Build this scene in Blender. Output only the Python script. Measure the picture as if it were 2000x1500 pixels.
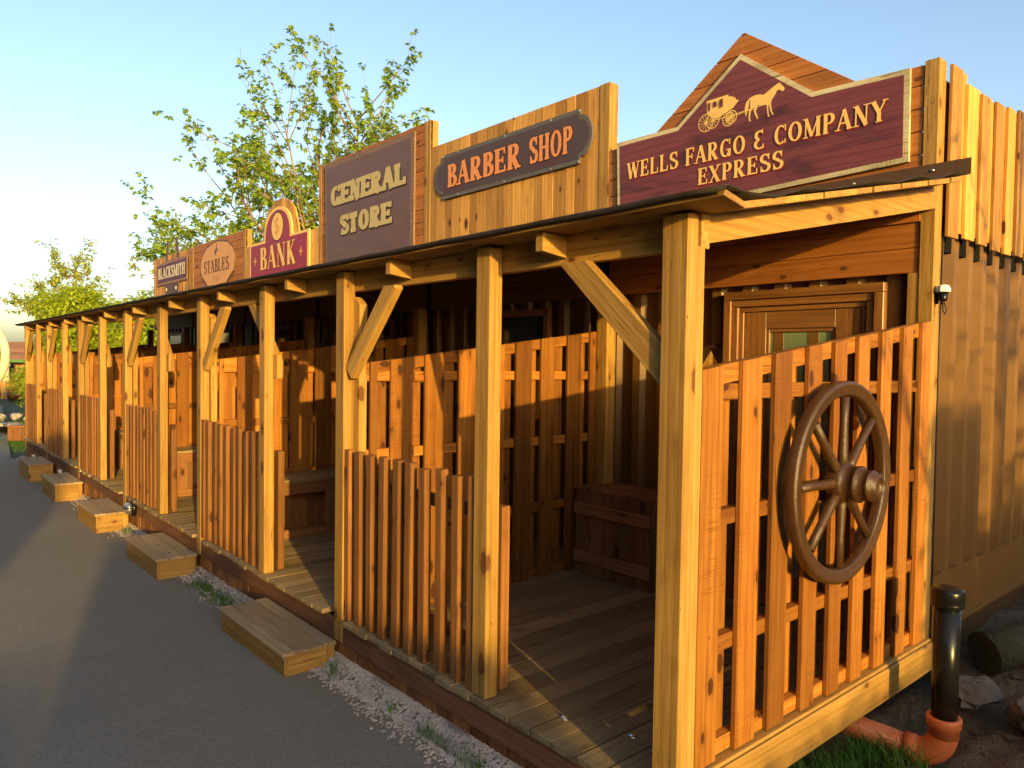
import bpy, math, random
from mathutils import Vector, Matrix

# ------------------------------------------------------------------ clear
for o in list(bpy.data.objects):
    bpy.data.objects.remove(o)
S = bpy.context.scene
COL = S.collection
RND = random.Random(11)
rad = math.radians

# ------------------------------------------------------------------ camera
CAM_P = Vector((1.6699, -2.1161, 1.5828))
YAW, PITCH, ROLL, FPX = -0.8635, -0.0314, 0.0140, 1453.0
_f = Vector((math.sin(YAW)*math.cos(PITCH), math.cos(YAW)*math.cos(PITCH), math.sin(PITCH)))
_r = Vector((math.cos(YAW), -math.sin(YAW), 0))
_u = _r.cross(_f)
_r2 = _r*math.cos(ROLL)+_u*math.sin(ROLL)
_u2 = _u*math.cos(ROLL)-_r*math.sin(ROLL)
cd = bpy.data.cameras.new('camera'); cam = bpy.data.objects.new('camera', cd); COL.objects.link(cam)
cd.sensor_fit = 'HORIZONTAL'; cd.sensor_width = 36; cd.lens = 36*FPX/2000
cd.clip_start = 0.05; cd.clip_end = 3000
cam.matrix_world = Matrix(((_r2.x, _u2.x, -_f.x, CAM_P.x), (_r2.y, _u2.y, -_f.y, CAM_P.y), (_r2.z, _u2.z, -_f.z, CAM_P.z), (0, 0, 0, 1)))
S.camera = cam

# ------------------------------------------------------------------ light
SUN_EL = rad(8.5)
SUN_H = Vector((0.9603, -0.2790, 0))
SDIR = (SUN_H.normalized()*math.cos(SUN_EL)+Vector((0, 0, math.sin(SUN_EL)))).normalized()
W = bpy.data.worlds.new('World'); S.world = W; W.use_nodes = True
wn = W.node_tree.nodes; wl = W.node_tree.links
bg = wn['Background']
sky = wn.new('ShaderNodeTexSky'); sky.sky_type = 'NISHITA'; sky.sun_disc = False
sky.sun_elevation = SUN_EL; sky.sun_rotation = math.atan2(SUN_H.x, SUN_H.y)
sky.altitude = 0; sky.air_density = 0.85; sky.dust_density = 2.0; sky.ozone_density = 1.0
wl.new(sky.outputs[0], bg.inputs[0]); bg.inputs[1].default_value = 0.15
sl = bpy.data.lights.new('sun', 'SUN'); sl.energy = 2.65; sl.angle = rad(0.53); sl.color = (1.0, 0.675, 0.18)
so = bpy.data.objects.new('sun', sl); COL.objects.link(so)
so.location = (30, -9, 12); so.rotation_euler = (-SDIR).to_track_quat('-Z', 'Y').to_euler()
S.view_settings.view_transform = 'Standard'; S.view_settings.look = 'None'
S.view_settings.exposure = 1.38; S.view_settings.gamma = 1.0
S.cycles.max_bounces = 8
S.cycles.transparent_max_bounces = 16

# ------------------------------------------------------------------ materials
class NT:
    def __init__(s, name):
        s.m = bpy.data.materials.new(name); s.m.use_nodes = True
        s.n = s.m.node_tree.nodes; s.l = s.m.node_tree.links
        s.b = s.n['Principled BSDF']
    def new(s, t, **k):
        n = s.n.new(t)
        for a, v in k.items(): setattr(n, a, v)
        return n
    def put(s, n, key, v):
        if hasattr(v, 'is_linked') or isinstance(v, bpy.types.NodeSocket): s.l.new(v, n.inputs[key])
        else: n.inputs[key].default_value = v
    def math(s, op, a, b=0.0, clamp=False):
        n = s.new('ShaderNodeMath', operation=op); n.use_clamp = clamp
        s.put(n, 0, a); s.put(n, 1, b); return n.outputs[0]
    def vmul(s, v, sc):
        n = s.new('ShaderNodeVectorMath', operation='MULTIPLY'); s.put(n, 0, v); n.inputs[1].default_value = sc; return n.outputs[0]
    def noise(s, v, scale, detail=3, rough=0.55, dist=0.0):
        n = s.new('ShaderNodeTexNoise'); s.put(n, 'Vector', v); n.inputs['Scale'].default_value = scale
        n.inputs['Detail'].default_value = detail; n.inputs['Roughness'].default_value = rough; n.inputs['Distortion'].default_value = dist
        return n.outputs['Fac']
    def ramp(s, fac, lo, hi):
        n = s.new('ShaderNodeMapRange'); n.interpolation_type = 'SMOOTHSTEP'
        s.put(n, 'Value', fac); n.inputs['From Min'].default_value = lo; n.inputs['From Max'].default_value = hi
        return n.outputs[0]
    def mix(s, fac, a, b, mode='MIX'):
        n = s.new('ShaderNodeMix', data_type='RGBA', blend_type=mode)
        s.put(n, 0, fac)
        for i, v in ((6, a), (7, b)):
            if isinstance(v, tuple): n.inputs[i].default_value = (*v, 1) if len(v) == 3 else v
            else: s.l.new(v, n.inputs[i])
        return n.outputs[2]
    def bump(s, h, strength=0.3, dist=0.01):
        n = s.new('ShaderNodeBump'); s.put(n, 'Height', h); n.inputs['Strength'].default_value = strength; n.inputs['Distance'].default_value = dist
        s.l.new(n.outputs[0], s.b.inputs['Normal'])
    def att(s, name):
        n = s.new('ShaderNodeAttribute'); n.attribute_name = name; return n
    def col(s, c):
        if isinstance(c, tuple): s.b.inputs['Base Color'].default_value = (*c, 1)
        else: s.l.new(c, s.b.inputs['Base Color'])
        return s
    def setp(s, rough=0.6, spec=0.4, metal=0.0):
        s.b.inputs['Roughness'].default_value = rough; s.b.inputs['Specular IOR Level'].default_value = spec; s.b.inputs['Metallic'].default_value = metal
        return s

def wood(name, light, mid, dark, knot=(0.055, 0.019, 0.007), knots=1.0, saw=0.0, rough=0.62, ringscale=9, tintamt=0.55, bump=0.35, spec=0.25, groove=0.0, stain=0.5, checks=1.0):
    t = NT(name)
    gc = t.att('gc').outputs['Vector']; pv = t.att('pv').outputs['Fac']
    g1 = t.noise(t.vmul(gc, (60, 60, 2.2)), 1.0, 5, 0.65, 0.4)          # fine grain streaks
    low = t.noise(t.vmul(gc, (5, 5, 1.1)), 1.0, 3, 0.5, 0.6)
    wv = t.new('ShaderNodeTexWave', wave_type='RINGS', rings_direction='Z', wave_profile='SAW')
    t.put(wv, 'Vector', t.vmul(gc, (1, 1, 0.035))); wv.inputs['Scale'].default_value = ringscale
    wv.inputs['Distortion'].default_value = 6.0; wv.inputs['Detail'].default_value = 3.0; wv.inputs['Detail Scale'].default_value = 1.2
    ring = wv.outputs['Fac']
    c = t.mix(t.ramp(g1, 0.34, 0.66), mid, light)
    c = t.mix(t.math('MULTIPLY', t.ramp(ring, 0.45, 1.0), 0.32), c, dark)
    c = t.mix(t.math('MULTIPLY', t.ramp(low, 0.45, 0.8), stain), c, dark)
    # per plank tone
    n = t.new('ShaderNodeMapRange'); t.put(n, 'Value', pv); n.inputs['To Min'].default_value = 1.0-tintamt*0.75; n.inputs['To Max'].default_value = 1.0+tintamt*0.35
    vm = t.new('ShaderNodeVectorMath', operation='SCALE'); t.l.new(c, vm.inputs[0]); t.l.new(n.outputs[0], vm.inputs['Scale'])
    c = vm.outputs[0]
    h2 = t.math('FRACT', t.math('MULTIPLY', pv, 7.31)); c = t.mix(t.math('MULTIPLY', t.ramp(h2, 0.55, 1.0), tintamt*0.55), c, dark)
    # knots
    vo = t.new('ShaderNodeTexVoronoi', feature='F1'); t.put(vo, 'Vector', t.vmul(gc, (9.5, 9.5, 4.6))); vo.inputs['Scale'].default_value = 1.0
    wob = t.math('MULTIPLY', t.math('SUBTRACT', t.noise(t.vmul(gc, (40, 40, 25)), 1.0, 2), 0.5), 0.12)
    d = t.math('ADD', vo.outputs['Distance'], wob)
    sel = t.ramp(t.new('ShaderNodeSeparateColor').outputs[0], 0, 1) if False else None
    sc = t.new('ShaderNodeSeparateColor'); t.l.new(vo.outputs['Color'], sc.inputs[0])
    size = t.math('MULTIPLY', t.math('POWER', sc.outputs[0], 1.6), 0.27)
    k = t.math('SUBTRACT', size, d)
    km = t.math('MULTIPLY', t.ramp(k, -0.01, 0.03), min(1.0, knots))
    halo = t.math('MULTIPLY', t.ramp(k, -0.22, 0.02), 0.35*knots)
    c = t.mix(halo, c, dark)
    c = t.mix(t.math('MULTIPLY', km, 0.95), c, knot)
    h = t.math('ADD', t.math('MULTIPLY', g1, 0.6), t.math('MULTIPLY', ring, 0.12))
    if saw:
        sx = t.noise(t.vmul(gc, (7, 7, 260)), 1.0, 2, 0.6)
        sm = t.math('MULTIPLY', t.ramp(sx, 0.52, 0.70), t.ramp(t.noise(t.vmul(gc, (4, 4, 1.6)), 1.0, 2), 0.44, 0.66))
        c = t.mix(t.math('MULTIPLY', sm, saw), c, dark)
        h = t.math('ADD', h, t.math('MULTIPLY', sm, -0.5))
    if groove:
        gx = t.new('ShaderNodeTexWave', wave_type='BANDS', bands_direction='X', wave_profile='SIN'); t.put(gx, 'Vector', gc)
        gx.inputs['Scale'].default_value = groove
        h = t.math('ADD', h, t.math('MULTIPLY', gx.outputs['Fac'], 1.2))
        c = t.mix(t.math('MULTIPLY', t.ramp(gx.outputs['Fac'], 0.35, 0.0), 0.55), c, dark)
    # drying checks along the grain and small nail dents
    ck = t.math('ABSOLUTE', t.math('SUBTRACT', t.noise(t.vmul(gc, (45, 45, 0.9)), 1.0, 2, 0.5, 0.2), 0.5))
    cm = t.math('MULTIPLY', t.ramp(ck, 0.012, 0.003), t.ramp(t.noise(t.vmul(gc, (3, 3, 1.3)), 1.0, 1), 0.52, 0.62))
    c = t.mix(t.math('MULTIPLY', cm, 0.8*checks), c, tuple(x*0.35 for x in dark))
    nv = t.new('ShaderNodeTexVoronoi', feature='F1'); t.put(nv, 'Vector', t.vmul(gc, (16, 16, 9))); nv.inputs['Scale'].default_value = 1.0
    ns = t.new('ShaderNodeSeparateColor'); t.l.new(nv.outputs['Color'], ns.inputs[0])
    nm = t.math('MULTIPLY', t.ramp(nv.outputs['Distance'], 0.075, 0.045), t.math('GREATER_THAN', ns.outputs[2], 0.72))
    c = t.mix(t.math('MULTIPLY', nm, 0.8*checks), c, (0.035, 0.022, 0.014))
    h = t.math('SUBTRACT', h, t.math('ADD', t.math('MULTIPLY', cm, 0.8), t.math('MULTIPLY', nm, 0.8)))
    t.col(c).setp(rough, spec); t.bump(h, bump, 0.006)
    return t.m

def paint(name, c, rough=0.5, spec=0.4, var=0.15, scale=6.0, metal=0.0, bump=0.0):
    t = NT(name); tc = t.new('ShaderNodeTexCoord').outputs['Object']
    n = t.noise(tc, scale, 4, 0.6)
    t.col(t.mix(n, tuple(max(0, x*(1-var)) for x in c), tuple(min(1, x*(1+var)) for x in c))).setp(rough, spec, metal)
    if bump: t.bump(t.noise(tc, scale*8, 3), bump, 0.01)
    return t.m

def signface(name, base, dark, light, lines=0.75, blot=0.8, center=None):
    t = NT(name); gc = t.att('gc').outputs['Vector']
    st = t.noise(t.vmul(gc, (2.2, 1, 50)), 1.0, 5, 0.7, 0.3)
    bl = t.noise(t.vmul(gc, (1.6, 1, 5)), 1.0, 4, 0.6, 0.5)
    c = t.mix(t.ramp(st, 0.3, 0.7), base, light)
    c = t.mix(t.math('MULTIPLY', t.ramp(bl, 0.48, 0.70), blot), c, dark)
    wv = t.new('ShaderNodeTexWave', wave_type='BANDS', bands_direction='Z', wave_profile='SIN'); t.put(wv, 'Vector', gc)
    wv.inputs['Scale'].default_value = 6.5; wv.inputs['Distortion'].default_value = 0.6; wv.inputs['Detail'].default_value = 1
    c = t.mix(t.math('MULTIPLY', t.ramp(wv.outputs['Fac'], 0.975, 1.0), lines), c, dark)
    t.col(c).setp(0.55, 0.25); return t.m

def leafmat(name, a, b, trans=0.45):
    t = NT(name); pv = t.att('pv').outputs['Fac']
    c = t.mix(pv, a, b)
    t.col(c).setp(0.55, 0.3)
    tr = t.new('ShaderNodeBsdfTranslucent'); t.l.new(c, tr.inputs[0])
    mx = t.new('ShaderNodeMixShader'); mx.inputs[0].default_value = trans
    t.l.new(t.b.outputs[0], mx.inputs[1]); t.l.new(tr.outputs[0], mx.inputs[2])
    t.l.new(mx.outputs[0], t.n['Material Output'].inputs[0]); return t.m

def ground(name, a, b, c3, s1, s2, bump=0.5, bdist=0.01, rough=0.9, speck=None):
    t = NT(name); tc = t.new('ShaderNodeTexCoord').outputs['Object']
    n1 = t.noise(tc, s1, 5, 0.6, 0.2); n2 = t.noise(tc, s2, 4, 0.7)
    c = t.mix(t.ramp(n1, 0.3, 0.7), a, b); c = t.mix(t.math('MULTIPLY', t.ramp(n2, 0.45, 0.75), 0.7), c, c3)
    if speck:
        vo = t.new('ShaderNodeTexVoronoi'); t.put(vo, 'Vector', tc); vo.inputs['Scale'].default_value = 75
        sc = t.new('ShaderNodeSeparateColor'); t.l.new(vo.outputs['Color'], sc.inputs[0])
        c = t.mix(t.math('MULTIPLY', t.ramp(sc.outputs[0], 0.35, 1.0), 0.5), c, speck)
        c = t.mix(t.math('MULTIPLY', t.ramp(sc.outputs[1], 0.6, 1.0), 0.5), c, c3)
    t.col(c).setp(rough, 0.25); t.bump(n2, bump, bdist); return t.m

M = {}
M['stained'] = wood('stained_timber', (0.48, 0.200, 0.034), (0.35, 0.128, 0.018), (0.13, 0.036, 0.006), saw=0.75, tintamt=0.75, knots=1.0)
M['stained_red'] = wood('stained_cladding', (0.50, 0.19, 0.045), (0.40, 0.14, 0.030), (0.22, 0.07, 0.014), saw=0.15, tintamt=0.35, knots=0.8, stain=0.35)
M['feather'] = wood('rough_sawn_cladding', (0.70, 0.385, 0.090), (0.56, 0.275, 0.055), (0.28, 0.10, 0.016), saw=0.25, tintamt=0.6, knots=1.0)
M['pale'] = wood('treated_pine', (0.48, 0.280, 0.072), (0.36, 0.192, 0.042), (0.17, 0.078, 0.013), knot=(0.13, 0.050, 0.015), tintamt=0.30, knots=1.0, stain=0.35)
M['picket'] = wood('brown_pickets', (0.31, 0.135, 0.038), (0.225, 0.09, 0.024), (0.095, 0.034, 0.009), tintamt=0.5, knots=0.9)
M['deck'] = wood('decking', (0.41, 0.30, 0.155), (0.31, 0.22, 0.108), (0.13, 0.083, 0.036), tintamt=0.4, knots=0.4, groove=26, rough=0.7)
M['tread'] = wood('step_treads', (0.46, 0.33, 0.18), (0.36, 0.25, 0.13), (0.19, 0.115, 0.055), tintamt=0.35, knots=0.5, rough=0.7)
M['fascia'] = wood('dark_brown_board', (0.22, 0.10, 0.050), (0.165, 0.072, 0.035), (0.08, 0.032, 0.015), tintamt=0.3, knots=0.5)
M['skirt'] = wood('brown_skirting', (0.38, 0.165, 0.055), (0.28, 0.115, 0.036), (0.13, 0.046, 0.014), tintamt=0.7, knots=0.7)
M['joinery'] = wood('varnished_joinery', (0.33, 0.15, 0.045), (0.26, 0.11, 0.033), (0.12, 0.045, 0.014), tintamt=0.2, knots=0.2, rough=0.38, spec=0.5)
M['crate'] = wood('brown_crate_boards', (0.37, 0.17, 0.07), (0.28, 0.12, 0.045), (0.12, 0.047, 0.017), tintamt=0.5, knots=0.9)
M['felt'] = paint('roofing_felt', (0.030, 0.020, 0.016), 0.85, 0.2, 0.4, 30, bump=0.3)
M['flash'] = paint('brown_flashing', (0.095, 0.052, 0.030), 0.8, 0.2, 0.3, 60, bump=0.25)
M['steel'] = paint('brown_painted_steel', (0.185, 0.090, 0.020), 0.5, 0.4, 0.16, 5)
M['steel_dark_and_shaded'] = paint('brown_steel_dark_and_shaded', (0.10, 0.048, 0.018), 0.45, 0.4, 0.2, 3)  # brown steel darkened: porch shade put into the farther shells' colour
M['black'] = paint('black_plastic', (0.008, 0.008, 0.009), 0.26, 0.32, 0.3, 9)
M['blackmatt'] = paint('black_shade_fill', (0.008, 0.007, 0.006), 0.9, 0.1, 0.2, 4)
M['orange'] = paint('orange_drain_pipe', (0.62, 0.16, 0.045), 0.45, 0.4, 0.16, 7)
M['wheel'] = paint('brown_gloss_paint', (0.058, 0.027, 0.010), 0.36, 0.5, 0.45, 22, bump=0.3)
M['white'] = paint('white_plastic', (0.75, 0.74, 0.70), 0.35, 0.5, 0.05, 4)
M['whitemark'] = paint('weathered_white_paint', (0.62, 0.60, 0.50), 0.7, 0.3, 0.2, 8)
M['steelgrey'] = paint('bright_metal', (0.6, 0.6, 0.6), 0.3, 0.5, 0.1, 10, 0.9)
M['glass'] = paint('obscured_glass', (0.22, 0.28, 0.15), 0.16, 0.6, 0.2, 2)
M['darkglass'] = paint('dark_window_glass', (0.03, 0.035, 0.035), 0.06, 0.6, 0.2, 2)
M['wf'] = signface('burgundy_sign', (0.155, 0.040, 0.052), (0.040, 0.020, 0.030), (0.205, 0.056, 0.062))
M['wf_border'] = wood('weathered_sign_border', (0.78, 0.68, 0.42), (0.62, 0.52, 0.30), (0.12, 0.08, 0.045), saw=0.9, tintamt=0.2, knots=0.4, ringscale=60)
M['gs'] = signface('brown_sign', (0.130, 0.076, 0.078), (0.105, 0.058, 0.062), (0.155, 0.092, 0.092), 0.25, 0.4)
M['gs_border'] = wood('grey_brown_sign_border', (0.26, 0.17, 0.11), (0.20, 0.125, 0.085), (0.10, 0.06, 0.045), tintamt=0.2, knots=0.5)
M['bs'] = signface('slate_sign', (0.072, 0.050, 0.056), (0.10, 0.036, 0.040), (0.085, 0.060, 0.066), 0.2, 0.9)
M['bs_border'] = paint('slate_sign_border', (0.115, 0.105, 0.100), 0.6, 0.3, 0.25, 12)
M['bank'] = paint('crimson_sign', (0.30, 0.022, 0.042), 0.5, 0.3, 0.08, 3)
M['cream'] = paint('cream_lettering', (0.86, 0.55, 0.17), 0.6, 0.25, 0.10, 25)
M['cream2'] = paint('straw_lettering', (0.50, 0.40, 0.185), 0.6, 0.25, 0.16, 30)
M['ochre'] = paint('orange_lettering', (0.72, 0.27, 0.095), 0.6, 0.25, 0.30, 40)
M['ink'] = paint('dark_outline', (0.040, 0.018, 0.014), 0.6, 0.2, 0.1, 5)
M['redink'] = paint('red_outline', (0.23, 0.020, 0.022), 0.6, 0.2, 0.1, 5)
M['tan'] = paint('tan_sign', (0.66, 0.33, 0.135), 0.6, 0.25, 0.10, 5)
M['tan_dark'] = paint('dark_tan_rim', (0.13, 0.075, 0.06), 0.6, 0.25, 0.2, 6)
M['bl'] = paint('plum_sign', (0.115, 0.030, 0.050), 0.55, 0.3, 0.15, 6)
M['bl_border'] = paint('plum_grey_rim', (0.30, 0.16, 0.11), 0.6, 0.25, 0.2, 9)
M['iron'] = paint('painted_tongs', (0.12, 0.072, 0.068), 0.6, 0.25, 0.15, 8)
M['ivory'] = paint('ivory_lettering', (0.80, 0.68, 0.46), 0.6, 0.25, 0.1, 9)
M['yellow'] = paint('yellow_warning', (0.62, 0.30, 0.03), 0.5, 0.4, 0.05, 5)
M['rubber'] = paint('cable_black', (0.02, 0.018, 0.018), 0.5, 0.4, 0.2, 9)
M['asphalt'] = ground('asphalt', (0.210, 0.182, 0.140), (0.258, 0.226, 0.176), (0.150, 0.130, 0.100), 0.45, 60, 0.6, 0.004, 0.9, speck=(0.25, 0.21, 0.17))
M['earth'] = ground('earth', (0.085, 0.060, 0.036), (0.15, 0.105, 0.066), (0.040, 0.027, 0.016), 2.2, 22, 1.0, 0.03)
M['field'] = ground('field', (0.070, 0.060, 0.030), (0.055, 0.075, 0.022), (0.11, 0.085, 0.055), 0.3, 6, 0.6, 0.03)
M['gravelbase'] = ground('gravel_bed', (0.42, 0.36, 0.32), (0.31, 0.265, 0.235), (0.10, 0.085, 0.072), 6, 90, 1.0, 0.02)
M['stone'] = ground('stone', (0.54, 0.46, 0.40), (0.40, 0.34, 0.30), (0.24, 0.20, 0.175), 4, 30, 0.8, 0.01)
M['bark'] = ground('bark', (0.23, 0.15, 0.085), (0.30, 0.20, 0.11), (0.10, 0.065, 0.04), 6, 30, 0.8, 0.02)
M['mossbark'] = ground('mossy_bark', (0.060, 0.060, 0.030), (0.085, 0.075, 0.045), (0.028, 0.030, 0.014), 6, 30, 1.0, 0.03)
M['lightstone'] = ground('pale_stone', (0.19, 0.165, 0.13), (0.135, 0.12, 0.098), (0.06, 0.052, 0.044), 5, 25, 0.9, 0.02)
M['leaf_maple'] = leafmat('maple_leaves', (0.17, 0.29, 0.032), (0.34, 0.45, 0.050))
M['leaf_bush'] = leafmat('bright_bush_leaves', (0.30, 0.40, 0.020), (0.52, 0.58, 0.045))
M['leaf_thin'] = leafmat('spring_leaves', (0.30, 0.36, 0.045), (0.50, 0.52, 0.09))
M['leaf_dark'] = leafmat('hedge_leaves', (0.03, 0.05, 0.012), (0.06, 0.09, 0.02), 0.2)
M['grass'] = leafmat('grass_blades', (0.05, 0.13, 0.015), (0.14, 0.27, 0.03), 0.3)
M['flower'] = leafmat('red_flowers', (0.30, 0.03, 0.02), (0.45, 0.12, 0.06), 0.2)
M['tile'] = wood('terracotta_shingles', (0.42, 0.20, 0.10), (0.33, 0.15, 0.075), (0.16, 0.07, 0.035), tintamt=0.5, knots=0)
M['greenpaint'] = paint('green_trim', (0.10, 0.22, 0.06), 0.5, 0.4, 0.1, 3)
M['hutwall'] = wood('hut_boards', (0.55, 0.33, 0.17), (0.44, 0.25, 0.12), (0.2, 0.1, 0.05), tintamt=0.4, knots=0.3)
M['render'] = paint('pale_render', (0.70, 0.55, 0.38), 0.8, 0.2, 0.15, 3)
M['foil'] = paint('silver_foil', (0.8, 0.8, 0.8), 0.25, 0.6, 0.1, 30, 0.8)
M['hoop'] = paint('cream_gloss', (0.80, 0.72, 0.44), 0.35, 0.4, 0.15, 2)

# ------------------------------------------------------------------ mesh builder
def nrm(v): v = Vector(v); return v.normalized()
class MB:
    def __init__(s): s.v = []; s.f = []; s.g = []; s.p = []; s.sm = []
    def vert(s, co, g, t):
        s.v.append(tuple(co)); s.g.append(tuple(g)); s.p.append(t); return len(s.v)-1
    def off(s): return Vector((RND.uniform(-0.4, 0.4), RND.uniform(-0.4, 0.4), RND.uniform(0, 40)))
    def face(s, idx, smooth=False): s.f.append(tuple(idx)); s.sm.append(smooth)
    def obox(s, c, ex, ey, ez, hx, hy, hz, tint=None, top=None):
        # grain along ez; top: (dz at +x, dz at -x) extra at the +z end to slant it
        t = RND.random() if tint is None else tint; o = s.off(); c = Vector(c)
        ex, ey, ez = nrm(ex), nrm(ey), nrm(ez); ids = []
        for sz in (-1, 1):
            for sx, sy in ((-1, -1), (1, -1), (1, 1), (-1, 1)):
                lz = sz*hz
                if top and sz > 0: lz += top[0] if sx > 0 else top[1]
                co = c+ex*(sx*hx)+ey*(sy*hy)+ez*lz
                ids.append(s.vert(co, (sx*hx+o.x, sy*hy+o.y, lz+o.z), t))
        a = ids
        flip = ex.cross(ey).dot(ez) < 0
        for q in ((0, 3, 2, 1), (4, 5, 6, 7), (0, 1, 5, 4), (1, 2, 6, 5), (2, 3, 7, 6), (3, 0, 4, 7)):
            s.face([a[i] for i in (reversed(q) if flip else q)])
    def box(s, x0, x1, y0, y1, z0, z1, axis='z', tint=None):
        c = ((x0+x1)/2, (y0+y1)/2, (z0+z1)/2); h = (abs(x1-x0)/2, abs(y1-y0)/2, abs(z1-z0)/2)
        X, Y, Z = Vector((1, 0, 0)), Vector((0, 1, 0)), Vector((0, 0, 1))
        if axis == 'z': s.obox(c, X, Y, Z, h[0], h[1], h[2], tint)
        elif axis == 'x': s.obox(c, Y, Z, X, h[1], h[2], h[0], tint)
        else: s.obox(c, X, -Z, Y, h[0], h[2], h[1], tint)
    def beam(s, p0, p1, w, h, side=(0, 1, 0), tint=None):
        p0, p1 = Vector(p0), Vector(p1); ez = (p1-p0).normalized(); sd = Vector(side); ex = (sd-ez*sd.dot(ez)).normalized(); ey = ez.cross(ex)
        s.obox((p0+p1)/2, ex, ey, ez, w/2, h/2, (p1-p0).length/2, tint)
    def hexa(s, pts, gdir=2, tint=None):
        # 8 points: bottom 4 (ccw seen from above), top 4
        t = RND.random() if tint is None else tint; o = s.off(); perm = {0: (1, 2, 0), 1: (0, 2, 1), 2: (0, 1, 2)}[gdir]
        ids = [s.vert(p, tuple(p[perm[i]]+o[i] for i in range(3)), t) for p in pts]
        for q in ((0, 3, 2, 1), (4, 5, 6, 7), (0, 1, 5, 4), (1, 2, 6, 5), (2, 3, 7, 6), (3, 0, 4, 7)): s.face([ids[i] for i in q])
    def prism(s, poly, y0, y1, grain='z', tint=None, side=True):
        # polygon in (x,z), front at y0, back at y1
        t = RND.random() if tint is None else tint; o = s.off()
        area = sum(poly[i][0]*poly[(i+1) % len(poly)][1]-poly[(i+1) % len(poly)][0]*poly[i][1] for i in range(len(poly)))
        if area < 0: poly = poly[::-1]
        def g(x, y, z): return (x+o.x, y+o.y, z+o.z) if grain == 'z' else (z+o.x, y+o.y, x+o.z)
        A = [s.vert((x, y0, z), g(x, y0, z), t) for x, z in poly]
        s.face(A)
        if side:
            B = [s.vert((x, y1, z), g(x, y1, z), t) for x, z in poly]
            s.face(B[::-1]); n = len(poly)
            for i in range(n): j = (i+1) % n; s.face((A[j], A[i], B[i], B[j]))
    def tube(s, pts, radii, n=8, caps=True, smooth=True, tint=None):
        t = RND.random() if tint is None else tint; o = s.off(); rings = []; L = 0
        pts = [Vector(p) for p in pts]; prev = None
        for i, p in enumerate(pts):
            d = (pts[min(i+1, len(pts)-1)]-pts[max(i-1, 0)]).normalized()
            if prev is None:
                a = d.cross(Vector((0, 0, 1)));
                if a.length < 1e-3: a = d.cross(Vector((1, 0, 0)))
                a.normalize()
            else: a = (prev-d*prev.dot(d)).normalized()
            prev = a; b = d.cross(a)
            if i: L += (p-pts[i-1]).length
            r = radii[i] if isinstance(radii, (list, tuple)) else radii
            rings.append([s.vert(p+a*(r*math.cos(2*math.pi*k/n))+b*(r*math.sin(2*math.pi*k/n)), (math.cos(2*math.pi*k/n)*r+o.x, math.sin(2*math.pi*k/n)*r+o.y, L+o.z), t) for k in range(n)])
        for i in range(len(rings)-1):
            for k in range(n):
                s.face((rings[i][k], rings[i][(k+1) % n], rings[i+1][(k+1) % n], rings[i+1][k]), smooth)
        if caps: s.face(rings[0][::-1]); s.face(rings[-1])
    def lathe(s, c, axis, prof, n=32, smooth=True, closed=False):
        # prof: (r, h) along axis
        c = Vector(c); d = nrm(axis); a = d.orthogonal().normalized(); b = d.cross(a); o = s.off(); rings = []
        for r, h in prof:
            rings.append([s.vert(c+d*h+a*(r*math.cos(2*math.pi*k/n))+b*(r*math.sin(2*math.pi*k/n)), (r*math.cos(2*math.pi*k/n)+o.x, r*math.sin(2*math.pi*k/n)+o.y, h+o.z), 0.5) for k in range(n)])
        m = len(rings)
        for i in range(m if closed else m-1):
            j = (i+1) % m
            for k in range(n): s.face((rings[i][k], rings[i][(k+1) % n], rings[j][(k+1) % n], rings[j][k]), smooth)
        if not closed:
            if prof[0][0] > 1e-5: s.face(rings[0][::-1])
            if prof[-1][0] > 1e-5: s.face(rings[-1])
    def build(s, name, mat, parent=None, bevel=0.0):
        me = bpy.data.meshes.new(name); me.from_pydata(s.v, [], s.f)
        at = me.attributes.new('gc', 'FLOAT_VECTOR', 'POINT'); at.data.foreach_set('vector', [c for g in s.g for c in g])
        ap = me.attributes.new('pv', 'FLOAT', 'POINT'); ap.data.foreach_set('value', s.p)
        me.polygons.foreach_set('use_smooth', s.sm)
        me.materials.append(M[mat]); me.update()
        o = bpy.data.objects.new(name, me); COL.objects.link(o)
        if parent is not None:
            o.parent = parent; o.matrix_parent_inverse = Matrix.Translation(-parent_loc(parent))
        if bevel:
            b = o.modifiers.new('bevel', 'BEVEL'); b.width = bevel; b.segments = 1; b.limit_method = 'ANGLE'; b.angle_limit = rad(50)
        return o
LOC = {}
def parent_loc(p): return LOC.get(p.name, Vector((0, 0, 0)))
def thing(name, label, cat, loc=(0, 0, 0), group=None):
    o = bpy.data.objects.new(name, None); COL.objects.link(o); o.location = loc; LOC[o.name] = Vector(loc); o.empty_display_size = 0.2
    o['label'] = label; o['category'] = cat
    if group: o['group'] = group
    return o
def tag(o, label, cat, group=None, kind=None):
    o['label'] = label; o['category'] = cat
    if group: o['group'] = group
    if kind: o['kind'] = kind
    return o
def struct(o, kind='structure'): o['kind'] = kind; return o

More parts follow.
